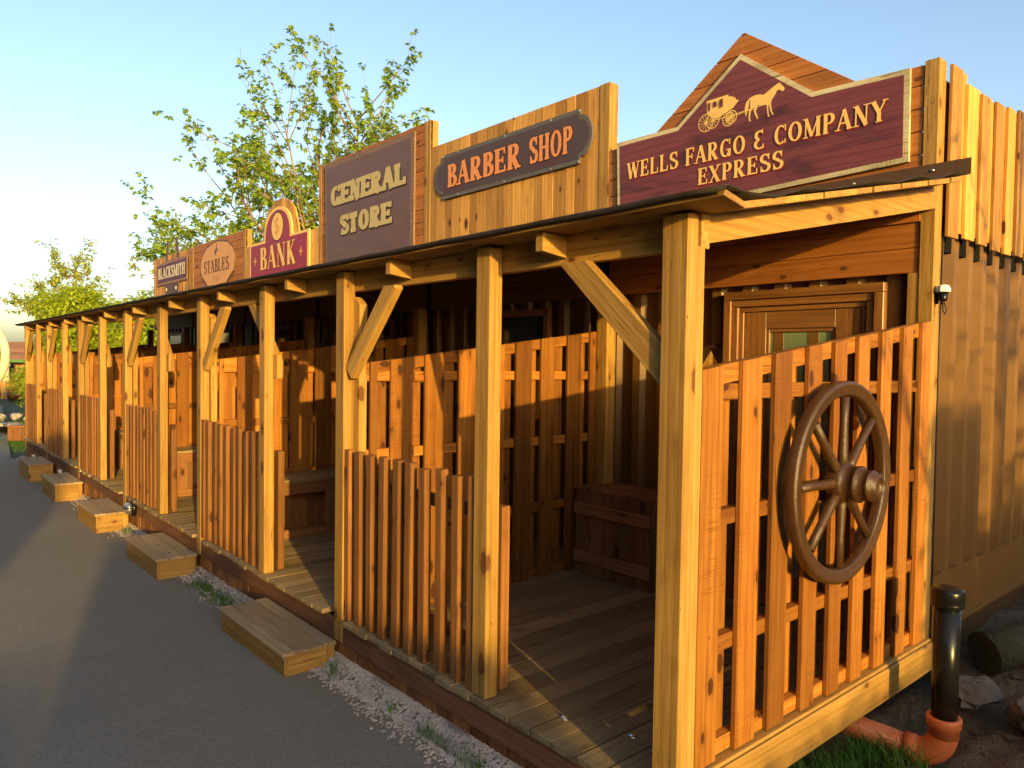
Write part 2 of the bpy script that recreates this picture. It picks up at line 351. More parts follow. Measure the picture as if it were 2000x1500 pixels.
# ------------------------------------------------------------------ terrain
def gz(x):
    if x > 0: return -0.25
    return max(-0.25+0.0135*x, -0.78)
def sstep(a, b, x): t = max(0, min(1, (x-a)/(b-a))); return t*t*(3-2*t)
m = MB()
xs = [-600, -200, -80, -40, -38, -30, -20, -14.6, -14.4, -10, 0, 4.6, 4.8, 6, 20, 60, 200, 600]; ys = [-600, -100, -30, -8, -0.02, 0.06, 9.0, 9.6, 30, 100, 600]
idx = [[m.vert((x, y, gz(x)-0.05-(0.6 if (0.03 < y < 9.3 and -14.5 < x < 4.7) else 0)), (x, y, 0), 0.5) for y in ys] for x in xs]
for i in range(len(xs)-1):
    for j in range(len(ys)-1): m.face((idx[i][j], idx[i+1][j], idx[i+1][j+1], idx[i][j+1]))
struct(m.build('ground', 'field'))
m = MB(); prev = None
for k in range(0, 121):
    x = 9-0.4*k
    e = -0.085+0.035*math.sin(x*2.1)+0.025*math.sin(x*5.3+1) if x > -16 else -0.1+min(2.5, (-16-x)*0.10)
    row = [m.vert((x, y, gz(x)+(0.004 if y > -4.5 else -0.02)), (x, y, 0), 0.5) for y in (-5.2, -3.5, -2.0, -1.0, -0.4, e)]
    if prev:
        for j in range(5): m.face((prev[j+1], prev[j], row[j], row[j+1]), True)
    prev = row
struct(m.build('path', 'asphalt'))
# earth beside the end wall
def hz(x, y):
    b = -0.300+0.250*sstep(1.95, 3.3, y)+0.10*sstep(0.6, 1.8, x)
    return b+0.035*math.sin(x*7.1+y*3.3)*math.sin(y*6.3-x*2.2)+0.02*math.sin(x*19+y*11)*math.sin(y*17-x*9)+RND.uniform(-0.014, 0.014)
m = MB(); prev = None
sxs = [-0.7+i*0.05 for i in range(0, 52)]+[2.0, 2.4, 3.0, 3.8, 4.9]
for x in sxs:
    row = []
    for j in range(0, 134):
        y = 0.08+j*0.05 if j < 130 else (7.2, 8.0, 9.0, 9.5)[j-130]; row.append(m.vert((x, y, (hz(x, y) if x > -0.5 else -0.40) if x < 4.5 else -0.30), (x, y, 0), 0.5))
    if prev:
        for j in range(133): m.face((prev[j], row[j], row[j+1], prev[j+1]), True)
    prev = row
struct(m.build('soil', 'earth'))
# gravel strip bed
m = MB(); prev = None
for k in range(0, 200):
    x = 0.35-0.08*k
    o = -0.10+0.03*math.sin(x*2.3+0.5)+0.02*math.sin(x*6.1)
    row = [m.vert((x, y, gz(x)+h), (x, y, 0), 0.5) for y, h in ((o, -0.01), (o+0.06, 0.02), (-0.0, 0.045+0.012*math.sin(x*9)), (0.06, 0.055))]
    if prev:
        for j in range(3): m.face((prev[j], row[j], row[j+1], prev[j+1])[::-1], True)
    prev = row
struct(m.build('gravel_strip', 'gravelbase'))
# loose gravel on it
def pebble(m, c, r, t):
    o = m.off(); ang = RND.uniform(0, 6.28); ids = []
    for k in range(5):
        a = ang+k*1.2566; q = r*RND.uniform(0.8, 1.15); ids.append(m.vert((c[0]+q*math.cos(a), c[1]+q*math.sin(a), c[2]+r*RND.uniform(-0.15, 0.15)), (o.x+q, o.y, o.z), t))
    top = m.vert((c[0]+RND.uniform(-.3, .3)*r, c[1]+RND.uniform(-.3, .3)*r, c[2]+r*RND.uniform(0.45, 0.8)), (o.x, o.y, o.z), t)
    for k in range(5): m.face((ids[k], ids[(k+1) % 5], top))
m = MB()
for k in range(17000):
    x = 0.4-RND.random()*3.2 if k < 10000 else -2.4-(RND.random()**1.5)*9.0
    if RND.random() < 0.08: y = -0.12-abs(RND.gauss(0, 0.05))
    else: y = RND.uniform(-0.135+0.02*math.sin(x*3), 0.055)
    zz = gz(x)+(0.006 if y < -0.1 else 0.002+0.048*sstep(-0.11, 0.0, y))
    pebble(m, (x, y, zz), RND.uniform(0.005, 0.0125), RND.random())
struct(m.build('loose_gravel', 'stone'), 'stuff')
m = MB()
for k in range(420):
    x = 1.0-(RND.random()**1.3)*13; y = -0.12-abs(RND.gauss(0, 0.7)); pebble(m, (x, y, gz(x)+0.004), RND.uniform(0.003, 0.009), RND.random())
struct(m.build('path_grit', 'lightstone'), 'stuff')

# ------------------------------------------------------------------ porch
PX = [0.0, -1.07, -2.451, -3.637, -5.02, -6.224, -7.571, -8.793, -10.086, -11.228, -12.574, -13.623, -14.877]
def runder(y): return 2.107 if y < 0.12 else 2.107+0.212*(y-0.12)
porch = thing('covered_porch', 'long timber porch with thirteen posts and black felt roof along the shop fronts', 'porch', (-7.4, 1.0, 0))
# posts
for i, x in enumerate(PX):
    m = MB(); z0 = -0.135 if (i % 2 == 0 and i > 0) else (0.016 if i else -0.26)
    if i == 0:
        m.box(x, x+0.112, 0.0, 0.060, z0, 2.10, 'z', 0.45); m.box(x+0.001, x+0.111, 0.0625, 0.102, z0, 1.992, 'z', 0.75)
    else: m.box(x, x+0.102, 0.0, 0.074, z0, 2.10)
    m.build('post', 'pale', porch, 0.004)
# studs behind even posts
for i, x in enumerate(PX):
    if i == 0: continue
    m = MB()
    if i % 2 == 0: m.obox((x+0.137, 0.092, 0.985), (1, 0, 0), (0, 1, 0), (0, 0, 1), 0.034, 0.026, 0.968, None, (-0.05, 0.0)); m.build('stud', 'pale', porch, 0.003)
    else:
        m.box(x-0.002, x+0.073, 0.115, 0.165, 0.02, 0.895); m.build('rail_stub', 'picket', porch, 0.003)
        if i > 1:
            m = MB(); m.box(x+0.104, x+0.175, 0.06, 0.10, 1.43, 1.60); m.build('packing_block', 'pale', porch, 0.003)
# beam
m = MB()
br = [0.115, -2.44, -5.01, -7.56, -10.07, -12.56, -15.0]
for a, b in zip(br, br[1:]): m.box(b+0.002, a-0.002, 0.077, 0.124, 1.985, 2.108, 'x')
m.build('beam', 'pale', porch, 0.003)
# rafters
rx = [(PX[i]+PX[i+1])/2+0.008 for i in range(12)]
rx[0] = -0.575
for x in rx:
    m = MB(); z = 0
    h = 0.022
    pts = lambda ya, yb: [(x-h, ya, runder(ya)-0.078), (x+h, ya, runder(ya)-0.078), (x+h, yb, runder(yb)-0.095), (x-h, yb, runder(yb)-0.095),
                          (x-h, ya, runder(ya)-0.001), (x+h, ya, runder(ya)-0.001), (x+h, yb, runder(yb)-0.001), (x-h, yb, runder(yb)-0.001)]
    m.hexa(pts(-0.062, 0.075), 1, 0.5); m.hexa(pts(0.126, 2.17), 1, 0.5)
    m.build('rafter', 'pale', porch, 0.002)
m = MB()     # end rafter over the gable panel
a, b = 0.104, 2.19
m.hexa([(0.055, a, runder(a)-0.105), (0.1, a, runder(a)-0.105), (0.1, b, runder(b)-0.12), (0.055, b, runder(b)-0.12), (0.055, a, runder(a)-0.001), (0.1, a, runder(a)-0.001), (0.1, b, runder(b)-0.001), (0.055, b, runder(b)-0.001)], 1, 0.8)
m.build('rafter', 'pale', porch, 0.002)
# braces
def brace(poly, y0, y1):
    m = MB(); m.prism(poly, y0, y1); d = (Vector(poly[-1])-Vector(poly[0])).normalized(); o = m.off()
    m.g = [(x*-d.y+z*d.x+o.x, y+o.y, x*d.x+z*d.y+o.z) for x, y, z in m.v]
    return m.build('brace', 'pale', porch, 0.003)
brace([(-0.545, 1.984), (-0.395, 1.984), (-0.002, 1.640), (-0.002, 1.490)], 0.020, 0.067)
for i, x in enumerate(PX):
    if i < 2: continue
    if i % 2 == 0: brace([(x+0.535, 1.984), (x+0.645, 1.984), (x+0.655, 1.965), (x+0.172, 1.462), (x+0.1035, 1.530)], 0.010, 0.062)
    else: brace([(x-0.415, 1.984), (x-0.285, 1.984), (x+0.150, 1.560), (x+0.150, 1.435)], 0.0765, 0.120)
# roof boards, felt
m = MB(); X0 = -15.12
m.hexa([(X0, -0.10, 2.108), (0.318, -0.10, 2.108), (0.255, 0.115, 2.108), (X0, 0.115, 2.108), (X0, -0.10, 2.130), (0.318, -0.10, 2.130), (0.255, 0.115, 2.130), (X0, 0.115, 2.130)], 0, 0.4)
y = 0.12; st = 0.141
while y < 2.06:
    yb = y+st-0.004; xe = 0.245+RND.uniform(-0.008, 0.01); xw = X0+RND.uniform(-0.01, 0.01)
    za, zb = runder(y)+0.001, runder(yb)+0.001
    m.hexa([(xw, y, za), (xe, y, za), (xe, yb, zb), (xw, yb, zb), (xw, y, za+0.025), (xe, y, za+0.025), (xe, yb, zb+0.025), (xw, yb, zb+0.025)], 0)
    y += st
m.build('roof_boards', 'pale', porch, 0.0015)
m = MB(); prev = None; n = 90
for k in range(n+1):
    x = X0-0.015+(0.355+0.02-X0)*k/n; x0 = x
    prof = [(-0.110, 2.120), (-0.112, 2.132), (-0.098, 2.137), (0.115, 2.138)]+[(0.115+0.207*q, runder(0.115+0.207*q)+0.031) for q in range(1, 11)]
    row = []
    for q, (yy, zz) in enumerate(prof):
        xx = min(x, 0.330-0.30*max(0, yy+0.10)) if yy < 0.12 else min(x, 0.252)
        w = 0.002*math.sin(x*17+q)+0.001*math.sin(x*41)
        if k == n: w += 0.012*math.sin(q*2.7)+0.006
        row.append(m.vert((xx, yy, zz+(w if q > 1 else 0.003*math.sin(x*9))), (xx, yy, zz), 0.5))
    if prev:
        for q in range(len(row)-1): m.face((prev[q], row[q], row[q+1], prev[q+1]), True)
    prev = row
o = m.build('roof_felt', 'felt', porch); s_ = o.modifiers.new('solid', 'SOLIDIFY'); s_.thickness = 0.006; s_.offset = 1
m = MB(); m.box(-15.1, 0.262, 2.166, 2.172, 2.578, 2.66, 'x')
m.build('flashing', 'flash', porch)
for q in range(8):
    m = MB(); m.lathe((0.08-0.42*q, 2.164, 2.625), (0, -1, 0), [(0.0085, 0), (0.008, 0.004), (0.0, 0.005)], 8); m.build('screw', 'steelgrey', porch)
# deck
m = MB(); x = 0.05; pw = 0.1385
while x > -14.98:
    xa = x-pw+0.006
    y0 = -0.02+RND.uniform(-0.004, 0.004)
    for i in range(1, 13, 2):
        if PX[i+1]-0.02 < x-0.06 < PX[i]+0.05: y0 = -0.022+RND.uniform(-0.012, 0.012)
    for i in range(2, 13, 2):
        if xa < PX[i]+0.104 and x > PX[i]-0.002: y0 = 0.078
    if xa < 0.112 and x > -0.002: y0 = 0.105
    m.box(xa, x, y0, 2.24, -0.012+RND.uniform(-0.0015, 0.0015), 0.0155+RND.uniform(-0.0015, 0.0015), 'y'); x -= pw
m.build('deck', 'deck', porch, 0.002)
m = MB()
for a, b in zip([0.0, -2.0, -4.6, -7.0, -9.6, -12.0], [-2.0, -4.6, -7.0, -9.6, -12.0, -14.85]): m.box(b+0.002, a-0.001, 0.004, 0.026, -0.142, -0.0125, 'x')
m.build('fascia', 'fascia', porch, 0.002)
m = MB(); x = -0.01
while x > -14.9: m.box(x-0.136, x-0.003, 0.028+RND.uniform(0, 0.004), 0.05, -0.55, -0.03, 'z'); x -= 0.139
m.build('skirting', 'skirt', porch, 0.002)
m = MB()
m.hexa([(0.056, 0.104, -0.092), (0.126, 0.104, -0.092), (0.126, 2.25, -0.075), (0.056, 2.25, -0.075), (0.056, 0.104, 0.074), (0.126, 0.104, 0.074), (0.126, 2.25, 0.080), (0.056, 2.25, 0.080)], 1, 0.5)
m.hexa([(0.04, 0.104, 0.0765), (0.118, 0.104, 0.0765), (0.118, 2.25, 0.0825), (0.04, 2.25, 0.0825), (0.04, 0.104, 0.092), (0.118, 0.104, 0.092), (0.118, 2.25, 0.098), (0.04, 2.25, 0.098)], 1, 0.45)
m.build('sill_beam', 'pale', porch, 0.006)

# ------------------------------------------------------------------ slatted partitions
def topz(y): return 1.560+0.129*(y-0.115)
def slanted(m, x0, x1, y0, y1, z0, tint=None, dz=0):
    m.hexa([(x0, y0, z0), (x1, y0, z0), (x1, y1, z0), (x0, y1, z0), (x0, y0, topz(y0)+dz), (x1, y0, topz(y0)+dz), (x1, y1, topz(y1)+dz), (x0, y1, topz(y1)+dz)], 2, tint)
ENDSL = [(.121, .250), (.378, .511), (.609, .736), (.874, .985), (1.105, 1.215), (1.332, 1.442), (1.572, 1.688), (1.818, 1.928), (2.052, 2.166)]
PARSL = [(.125, .168), (.275, .415), (.522, .664), (.774, .931), (1.009, 1.171), (1.274, 1.418), (1.517, 1.649), (1.77, 1.916), (2.017, 2.166)]
def partition(xf, label, first, group):
    t = thing('slatted_partition', label, 'partition', (xf, 1.1, 0), group)
    sl = [(a+RND.uniform(-.008, .008), b+RND.uniform(-.008, .008)) for a, b in PARSL] if not first else ENDSL
    z0 = 0.099 if first else 0.018
    m = MB()
    for a, b in sl: slanted(m, xf-0.022, xf, a, b, z0, None, RND.uniform(-.004, .003))
    m.build('front_slats', 'stained', t, 0.002)
    m = MB()
    for (a, b), (c, d) in zip(sl, sl[1:]): slanted(m, xf-0.088, xf-0.066, b-0.002, c+0.006 if not first else c+(0.030 if b > 0.3 else 0.014), z0, None, -0.045)
    m.build('rear_slats', 'stained', t, 0.002)
    for z in (1.478, 1.005, 0.525, z0+0.032):
        m = MB(); m.box(xf-0.065, xf-0.023, 0.112, 2.17, z-0.03, z+0.030, 'y'); m.build('rail', 'stained', t, 0.002)
    m = MB(); x0, x1 = xf-0.065, xf-0.0225; a, b = 0.112, 2.17
    m.hexa([(x0, a, topz(a)-0.075), (x1, a, topz(a)-0.075), (x1, b, topz(b)-0.075), (x0, b, topz(b)-0.075), (x0, a, topz(a)-0.002), (x1, a, topz(a)-0.002), (x1, b, topz(b)-0.002), (x0, b, topz(b)-0.002)], 1)
    m.build('top_rail', 'stained', t, 0.002)
    if not first:
        m = MB(); m.box(xf+0.006, xf+0.060, 2.075, 2.175, 0.02, 2.1); m.box(xf+0.062, xf+0.112, 2.075, 2.175, 0.02, 2.1); m.build('back_post', 'pale', t, 0.003)
    return t
PG = 'slatted partitions between the porch bays'
NM = ['nearest slatted end partition, carrying the brown wagon wheel', 'slatted partition below the barber sign, beside the wooden crate box', 'slatted partition under the tall brown store sign, behind the first bench',
      'slatted partition under the crimson arched sign, third bay back from the wheel', 'slatted partition under the tan round sign', 'slatted partition under the plum anvil-tong sign, last inner one', 'farthest slatted partition closing the far left end of the porch']
partition(0.100, NM[0], True, PG)
for k in range(1, 7): partition(PX[2*k]+0.20, NM[k], False, PG)

# ------------------------------------------------------------------ picket panels
PL = ['nearest brown picket panel, between the two posts left of the corner bay', 'second brown picket panel from the wheel, with the bulkhead-free step on each side', 'brown picket panel just above the round bulkhead lamp', 'brown picket panel fourth from the corner, half in shadow', 'brown picket panel fifth from the corner, shadowed in its lower half', 'farthest brown picket panel at the left end of the porch']
PL[1] = 'second brown picket panel from the corner, between the two nearest steps'
for k in range(6):
    xo, xe = PX[2*k+1], PX[2*k+2]
    t = thing('picket_panel', PL[k], 'picket fence', ((xo+xe)/2, 0.03, 0.02), 'picket panels between the porch posts')
    a, b = xe+0.125, xo-0.03; n = 10; m = MB()
    for q in range(n):
        x = a+(b-a)*q/(n-1)+RND.uniform(-0.012, 0.012); w = RND.uniform(0.052, 0.062)
        z1 = 1.03+RND.uniform(-0.012, 0.012); tl = RND.uniform(-0.008, 0.008)
        m.obox((x+tl/2, 0.028+RND.uniform(-.003, .003), (z1+0.017)/2), (1, 0, 0), (0, 1, 0), (tl, 0, 1), w/2, 0.021, (z1-0.017)/2)
    m.build('pickets', 'picket', t, 0.003)
    for z in (0.86, 0.22):
        m = MB(); m.box(xe+0.106, xo-0.004, 0.053, 0.090, z-0.03, z+0.03, 'x'); m.build('rail', 'picket', t, 0.002)

# ------------------------------------------------------------------ steps
ST = [(-3.47, -2.41), (-6.0, -4.985), (-8.27, -7.28), (-10.76, -9.70), (-12.95, -11.91)]
SLB = ['nearest wooden step, widest in view, on the gravel edge', 'second nearest wooden step, with grass tufts at its near corner', 'third wooden step, its near end lit orange, next to the round lamp', 'fourth wooden step from the near end, in front of a white marker', 'farthest wooden step in the row, beside the far white marker']
for (x0, x1), lb in zip(ST, SLB):
    zb = gz((x0+x1)/2)-0.03
    t = thing('wooden_step', lb, 'step', ((x0+x1)/2, -0.17, zb), 'wooden steps up to the porch')
    m = MB(); ys = [(-0.348, -0.238), (-0.234, -0.122), (-0.118, -0.005)]
    if x1 > -3: ys = [(-0.348, -0.265), (-0.261, -0.178), (-0.174, -0.092), (-0.088, -0.005)]
    for a, b in ys: m.box(x0+RND.uniform(-.004, .004), x1+RND.uniform(-.004, .004), a, b, -0.158, -0.138+RND.uniform(-.001, .001), 'x')
    m.build('tread_boards', 'tread', t, 0.002)
    m = MB()
    m.box(x0+0.015, x1-0.015, -0.330, -0.305, zb, -0.1595, 'x')
    m.box(x0+0.015, x1-0.015, -0.03, -0.01, zb, -0.1595, 'x')
    m.box(x0+0.017, x0+0.042, -0.304, -0.031, zb, -0.1595, 'y'); m.box(x1-0.045, x1-0.018, -0.304, -0.060, zb, -0.1595, 'y')
    m.box(x1-0.040, x1-0.0152, -0.060, -0.031, zb, -0.1595, 'z')
    m.build('box_frame', 'pale', t, 0.002)

# ------------------------------------------------------------------ benches along partitions
BL = ['bench with pale seat along the partition behind the nearest step', 'bench with a framed panel front in the third bay', 'bench half hidden behind the third picket panel', 'bench deep in the shade of the fifth bay']
for q, k in enumerate((2, 3, 4, 5)):
    xb = PX[2*k]+0.205; xf = xb+0.42
    t = thing('bench', BL[q], 'bench', (xb+0.2, 1.2, 0.02), 'benches against the partitions')
    m = MB()
    for c in range(3): m.box(xb+0.005+c*0.142, xb+0.143+c*0.142, 0.40, 2.06, 0.505, 0.53, 'y')
    m.build('seat_boards', 'deck', t, 0.002)
    m = MB(); m.box(xf-0.03, xf-0.002, 0.42, 2.06, 0.40, 0.504, 'y'); m.box(xf-0.03, xf-0.002, 0.42, 2.06, 0.02, 0.10, 'y')
    for yy in (0.42, 0.92, 1.45, 1.97): m.box(xf-0.0295, xf-0.0025, yy, yy+0.085, 0.1005, 0.3995, 'z')
    m.build('front_frame', 'crate', t, 0.002)
    m = MB()
    for c in range(11): m.box(xf-0.30 if k == 2 else xf-0.055, xf-0.285 if k == 2 else xf-0.04, 0.42+c*0.15, 0.567+c*0.15, 0.02, 0.504, 'z')
    m.build('back_panel', 'crate', t)
    m = MB(); m.box(xb+0.005, xf-0.002, 0.402, 0.419, 0.02, 0.504, 'z'); m.build('end_panel', 'crate', t, 0.002)
# crate box in the near bay
t = thing('wooden_crate', 'brown plank crate box in the back corner of the nearest bay', 'crate', (-1.85, 2.02, 0.02))
m = MB()
for c in range(5): m.box(-2.215+c*0.142, -2.215+c*0.142+0.139, 1.85, 1.872, 0.02, 0.634, 'z')
for c in range(3): m.box(-1.527, -1.505, 1.873+c*0.115, 1.985+c*0.115, 0.02, 0.634, 'z')
m.box(-2.215, -2.195, 1.873, 2.20, 0.02, 0.634, 'z')
m.build('side_boards', 'crate', t, 0.002)
m = MB()
for c in range(6): m.box(-2.225+c*0.122, -2.225+c*0.122+0.119, 1.842, 2.21, 0.6345, 0.656, 'y')
m.build('lid', 'crate', t, 0.002)
for z in (0.50, 0.15):
    m = MB(); m.box(-2.22, -1.50, 1.828, 1.8495, z-0.045, z+0.04, 'x'); m.build('batten', 'crate', t, 0.003)

# ------------------------------------------------------------------ lettering
def strip(P, wd):
    out = []
    for i, p in enumerate(P):
        a = P[max(0, i-1)]; b = P[min(len(P)-1, i+1)]; dx, dy = b[0]-a[0], b[1]-a[1]; L = math.hypot(dx, dy) or 1
        nx, ny = -dy/L, dx/L; out.append(((p[0]+nx*wd[i]/2, p[1]+ny*wd[i]/2), (p[0]-nx*wd[i]/2, p[1]-ny*wd[i]/2)))
    return out
def arc(cx, cy, rx, ry, a0, a1, T, N, n=18):
    P = []; wd = []
    for i in range(n+1):
        a = rad(a0+(a1-a0)*i/n); P.append((cx+rx*math.cos(a), cy+ry*math.sin(a))); wd.append(N+(T-N)*abs(math.cos(a))**1.4)
    return strip(P, wd)
def glyph(ch, T, N, sl, st):
    """strips of ((x,y),(x,y)) pairs on a unit high letter, and its advance"""
    o = []
    def L(x0, y0, x1, y1, w): o.append(strip([(x0, y0), (x1, y1)], [w, w]))
    def bx(x0, x1, y0, y1): o.append([((x0, y1), (x0, y0)), ((x1, y1), (x1, y0))])
    def sf(x, y, k=1.0): bx(x-sl*k-T/2, x+sl*k+T/2, 0 if y == 0 else 1-st, st if y == 0 else 1)
    def stem(x, w=None, lo=1, hi=1):
        w = w or T; bx(x-w/2, x+w/2, 0, 1)
        if lo: sf(x, 0)
        if hi: sf(x, 1)
    def A(*a): o.append(arc(*a, T, N))
    e = N/2
    if ch == 'A': L(.10, 0, .40, 1, N*1.1); L(.40, 1, .70, 0, T); bx(.22, .60, .30, .30+N); sf(.10, 0, .8); sf(.70, 0, .8); w = .82
    elif ch == 'B': stem(.20, None, 0, 0); bx(.06, .34, 1-N, 1); bx(.06, .36, 0, N); bx(.2, .36, .5-e, .5+e); A(.34, .75, .20, .25-e, -90, 90); A(.36, .26, .24, .26-e, -90, 90); w = .70
    elif ch == 'C': A(.42, .5, .32-T/4, .5-e, 52, 308); bx(.64, .64+N, .68, 1.0); bx(.64, .64+N, 0.04, .26); w = .78
    elif ch in 'EF':
        stem(.20, None, 1, 1); bx(.2, .60, 1-N, 1); bx(.2, .48, .5-e, .5+e); bx(.48, .48+N, .36, .64); bx(.58, .58+N, .74, 1)
        if ch == 'E': bx(.2, .62, 0, N); bx(.62, .62+N, 0, .28)
        w = .74 if ch == 'E' else .68
    elif ch == 'G': A(.42, .5, .32-T/4, .5-e, 52, 325); bx(.64, .64+N, .68, 1.0); bx(.60, .60+T*.8, .0, .42); bx(.48, .78, .42-N, .42); w = .84
    elif ch == 'H': stem(.20); stem(.66); bx(.2, .66, .5-e, .5+e); w = .86
    elif ch == 'I': stem(.21); w = .42
    elif ch == 'K': stem(.20); L(.24, .40, .62, .98, N*1.1); L(.34, .56, .68, 0, T); sf(.62, 1, .7); sf(.68, 0, .7); w = .82
    elif ch == 'L': stem(.20); bx(.2, .60, 0, N); bx(.60, .60+N, 0, .32); w = .72
    elif ch == 'M': bx(.14-N/2, .14+N/2, 0, 1); L(.14, 1, .48, .06, T*.9); L(.48, .06, .82, 1, N); bx(.82-T/2, .82+T/2, 0, 1); sf(.14, 0, .8); sf(.82, 0, .8); sf(.12, 1, .5); sf(.84, 1, .5); w = .98
    elif ch == 'N': bx(.16-N/2, .16+N/2, 0, 1); L(.16, 1, .68, 0, T); bx(.68-N/2, .68+N/2, 0, 1); sf(.16, 0, .8); sf(.13, 1, .6); sf(.68, 1, .8); w = .84
    elif ch == 'O': A(.42, .5, .34-T/4, .5-e, 0, 360); w = .84
    elif ch in 'PR':
        stem(.20, None, 1, 0); bx(.06, .36, 1-N, 1); bx(.2, .36, .46, .46+N); A(.36, .73, .22, .27-e, -90, 90); w = .70
        if ch == 'R': L(.36, .48, .64, 0, T); sf(.66, 0, .6); w = .80
    elif ch == 'S': A(.36, .745, .22, .255-e, 30, 250); o.append(strip([(.24, .60), (.36, .52), (.48, .42)], [N*1.5, T*.95, N*1.5])); A(.36, .265, .24, .265-e, 55, -150); bx(.53, .53+N, .68, 1.0); bx(.10, .10+N, 0, .32); w = .70
    elif ch == 'T': stem(.38, None, 1, 0); bx(.06, .70, 1-N, 1); bx(.06, .06+N, .70, 1); bx(.70-N, .70, .70, 1); w = .76
    elif ch == 'W': L(.12, 1, .32, 0, T); L(.32, 0, .52, .92, N); L(.52, .95, .74, 0, T); L(.74, 0, .94, 1, N); sf(.12, 1, .7); sf(.52, 1, .4); sf(.94, 1, .7); w = 1.04
    elif ch == 'X': L(.14, 1, .66, 0, T); L(.66, 1, .14, 0, N*1.1); sf(.14, 1, .7); sf(.66, 1, .7); sf(.14, 0, .7); sf(.66, 0, .7); w = .80
    elif ch == 'Y': L(.12, 1, .41, .44, T); L(.70, 1, .41, .44, N*1.1); bx(.41-T/2, .41+T/2, 0, .47); sf(.12, 1, .7); sf(.70, 1, .7); sf(.41, 0); w = .82
    elif ch == '&': A(.40, .75, .23, .25-e, 45, 265); A(.42, .27, .28, .27-e, 95, 320); bx(.52, .52+N, .80, 1.04); bx(.58, .58+N, .02, .26); w = .76
    elif ch == '$': A(.36, .70, .20, .20, 20, 250); o.append(strip([(.24, .58), (.36, .52), (.48, .44)], [N*1.5, T*.95, N*1.5])); A(.36, .32, .21, .20, 55, -160); bx(.36-e, .36+e, 0, 1); w = .72
    else: w = .40
    return o, w
def lettering(parent, text, x0, x1, z0, z1, y, mat, T=.20, N=.085, sl=.05, st=.075, outline=None, oy=0.0025, ow=.05, shift=(0, 0), gap=0.03, mid=0, bx1=None):
    """text from x0 to x1 on the baseline z0; raised paint a few tenths of a mm in front of y"""
    gl = [glyph(c, T, N, sl, st) for c in text]; tot = sum(w for _, w in gl)+gap*(len(text)-1); kx = (x1-x0)/tot; kz = z1-z0
    def emit(mb, grow, yb, dx, dz):
        cx = 0; k = 0
        for (ss, w) in gl:
            for sp in ss:
                L = []
                n = len(sp)
                for i, (a, b) in enumerate(sp):
                    if grow:
                        ux, uy = a[0]-b[0], a[1]-b[1]; q = math.hypot(ux, uy) or 1; ux, uy = ux/q*grow, uy/q*grow
                        a = (a[0]+ux, a[1]+uy); b = (b[0]-ux, b[1]-uy)
                        if i in (0, n-1):
                            p, r = (sp[0], sp[1]) if i == 0 else (sp[-1], sp[-2])
                            mx, my = (p[0][0]+p[1][0]-r[0][0]-r[1][0])/2, (p[0][1]+p[1][1]-r[0][1]-r[1][1])/2; q = math.hypot(mx, my) or 1
                            mx, my = mx/q*grow, my/q*grow; a = (a[0]+mx, a[1]+my); b = (b[0]+mx, b[1]+my)
                    L.append((a, b))
                yy = yb-0.00012*(k % 12); k += 1
                ids = []
                for a, b in L:
                    for p in (a, b):
                        X = x0+(cx+p[0])*kx+dx; Z = z0+p[1]*kz+dz; ids.append(mb.vert((X, yy, Z), (X, yy, Z), 0.5))
                for i in range(n-1):
                    q = (ids[2*i], ids[2*i+1], ids[2*i+3], ids[2*i+2])
                    A_, B_, C_ = mb.v[q[0]], mb.v[q[1]], mb.v[q[2]]
                    cr = (B_[0]-A_[0])*(C_[2]-A_[2])-(B_[2]-A_[2])*(C_[0]-A_[0])
                    mb.face(q if cr > 0 else q[::-1])
            cx += w+gap
    if outline:
        m = MB(); emit(m, ow, y-0.0012, shift[0], shift[1]); m.build('lettering_outline', outline, parent)
    m = MB(); emit(m, 0, y-0.0012-oy, 0, 0); return m.build('lettering', mat, parent)
def flat(parent, name, polys, y, mat, grain='z'):
    m = MB()
    for k, p in enumerate(polys): m.prism(p, y-0.0002*k, y, grain, 0.5, False)
    return m.build(name, mat, parent)
def inset(poly, d):
    area = sum(poly[i][0]*poly[(i+1) % len(poly)][1]-poly[(i+1) % len(poly)][0]*poly[i][1] for i in range(len(poly)))
    s = 1 if area > 0 else -1; n = len(poly); out = []
    for i in range(n):
        p0, p1, p2 = Vector(poly[i-1]), Vector(poly[i]), Vector(poly[(i+1) % n])
        a = (p1-p0).normalized(); b = (p2-p1).normalized(); n1 = Vector((-a.y, a.x))*s; n2 = Vector((-b.y, b.x))*s
        q = (n1+n2); den = 1+n1.dot(n2)
        out.append(tuple(p1+q*(d/max(den, 0.25))))
    return out

# ------------------------------------------------------------------ shop units
YF, YC = 2.20, 2.25
def corrug(m, x0, x1, y, z0, z1, pitch=0.232, dep=0.036, axis='x', sgn=1):
    pts = []; u = x0
    while u < x1-1e-6:
        for du, dd in ((0, 0), (0.30, 0), (0.42, dep), (0.88, dep)):
            if u+du*pitch < x1: pts.append((u+du*pitch, dd))
        u += pitch
    pts.append((x1, 0)); prev = None
    for u, dd in pts:
        P = [((u, y+dd, z) if axis == 'x' else (y-dd*sgn, u, z)) for z in (z0, z1)]
        ids = [m.vert(p, p, 0.5) for p in P]
        if prev: m.face((prev[0], ids[0], ids[1], prev[1]))
        prev = ids
UB = [0.09, -2.262, -4.70, -7.22, -9.68, -12.15, -14.63]
UNIT = [('shop_unit', 'nearest shop front, with a gabled board facade and panelled door behind the wheel'), ('shop_unit', 'shop front with upright board facade carrying the barber sign'), ('shop_unit', 'tallest shop front, horizontal board facade with the big brown store sign'),
        ('shop_unit', 'shop front with a rounded arch facade and crimson sign'), ('shop_unit', 'shop front with horizontal boards and the tan rounded sign'), ('shop_unit', 'farthest shop front, upright yellow boards and the plum tong sign')]
TOP = [3.215, 3.735, 4.02, 3.25, 3.535, 3.525]
units = []
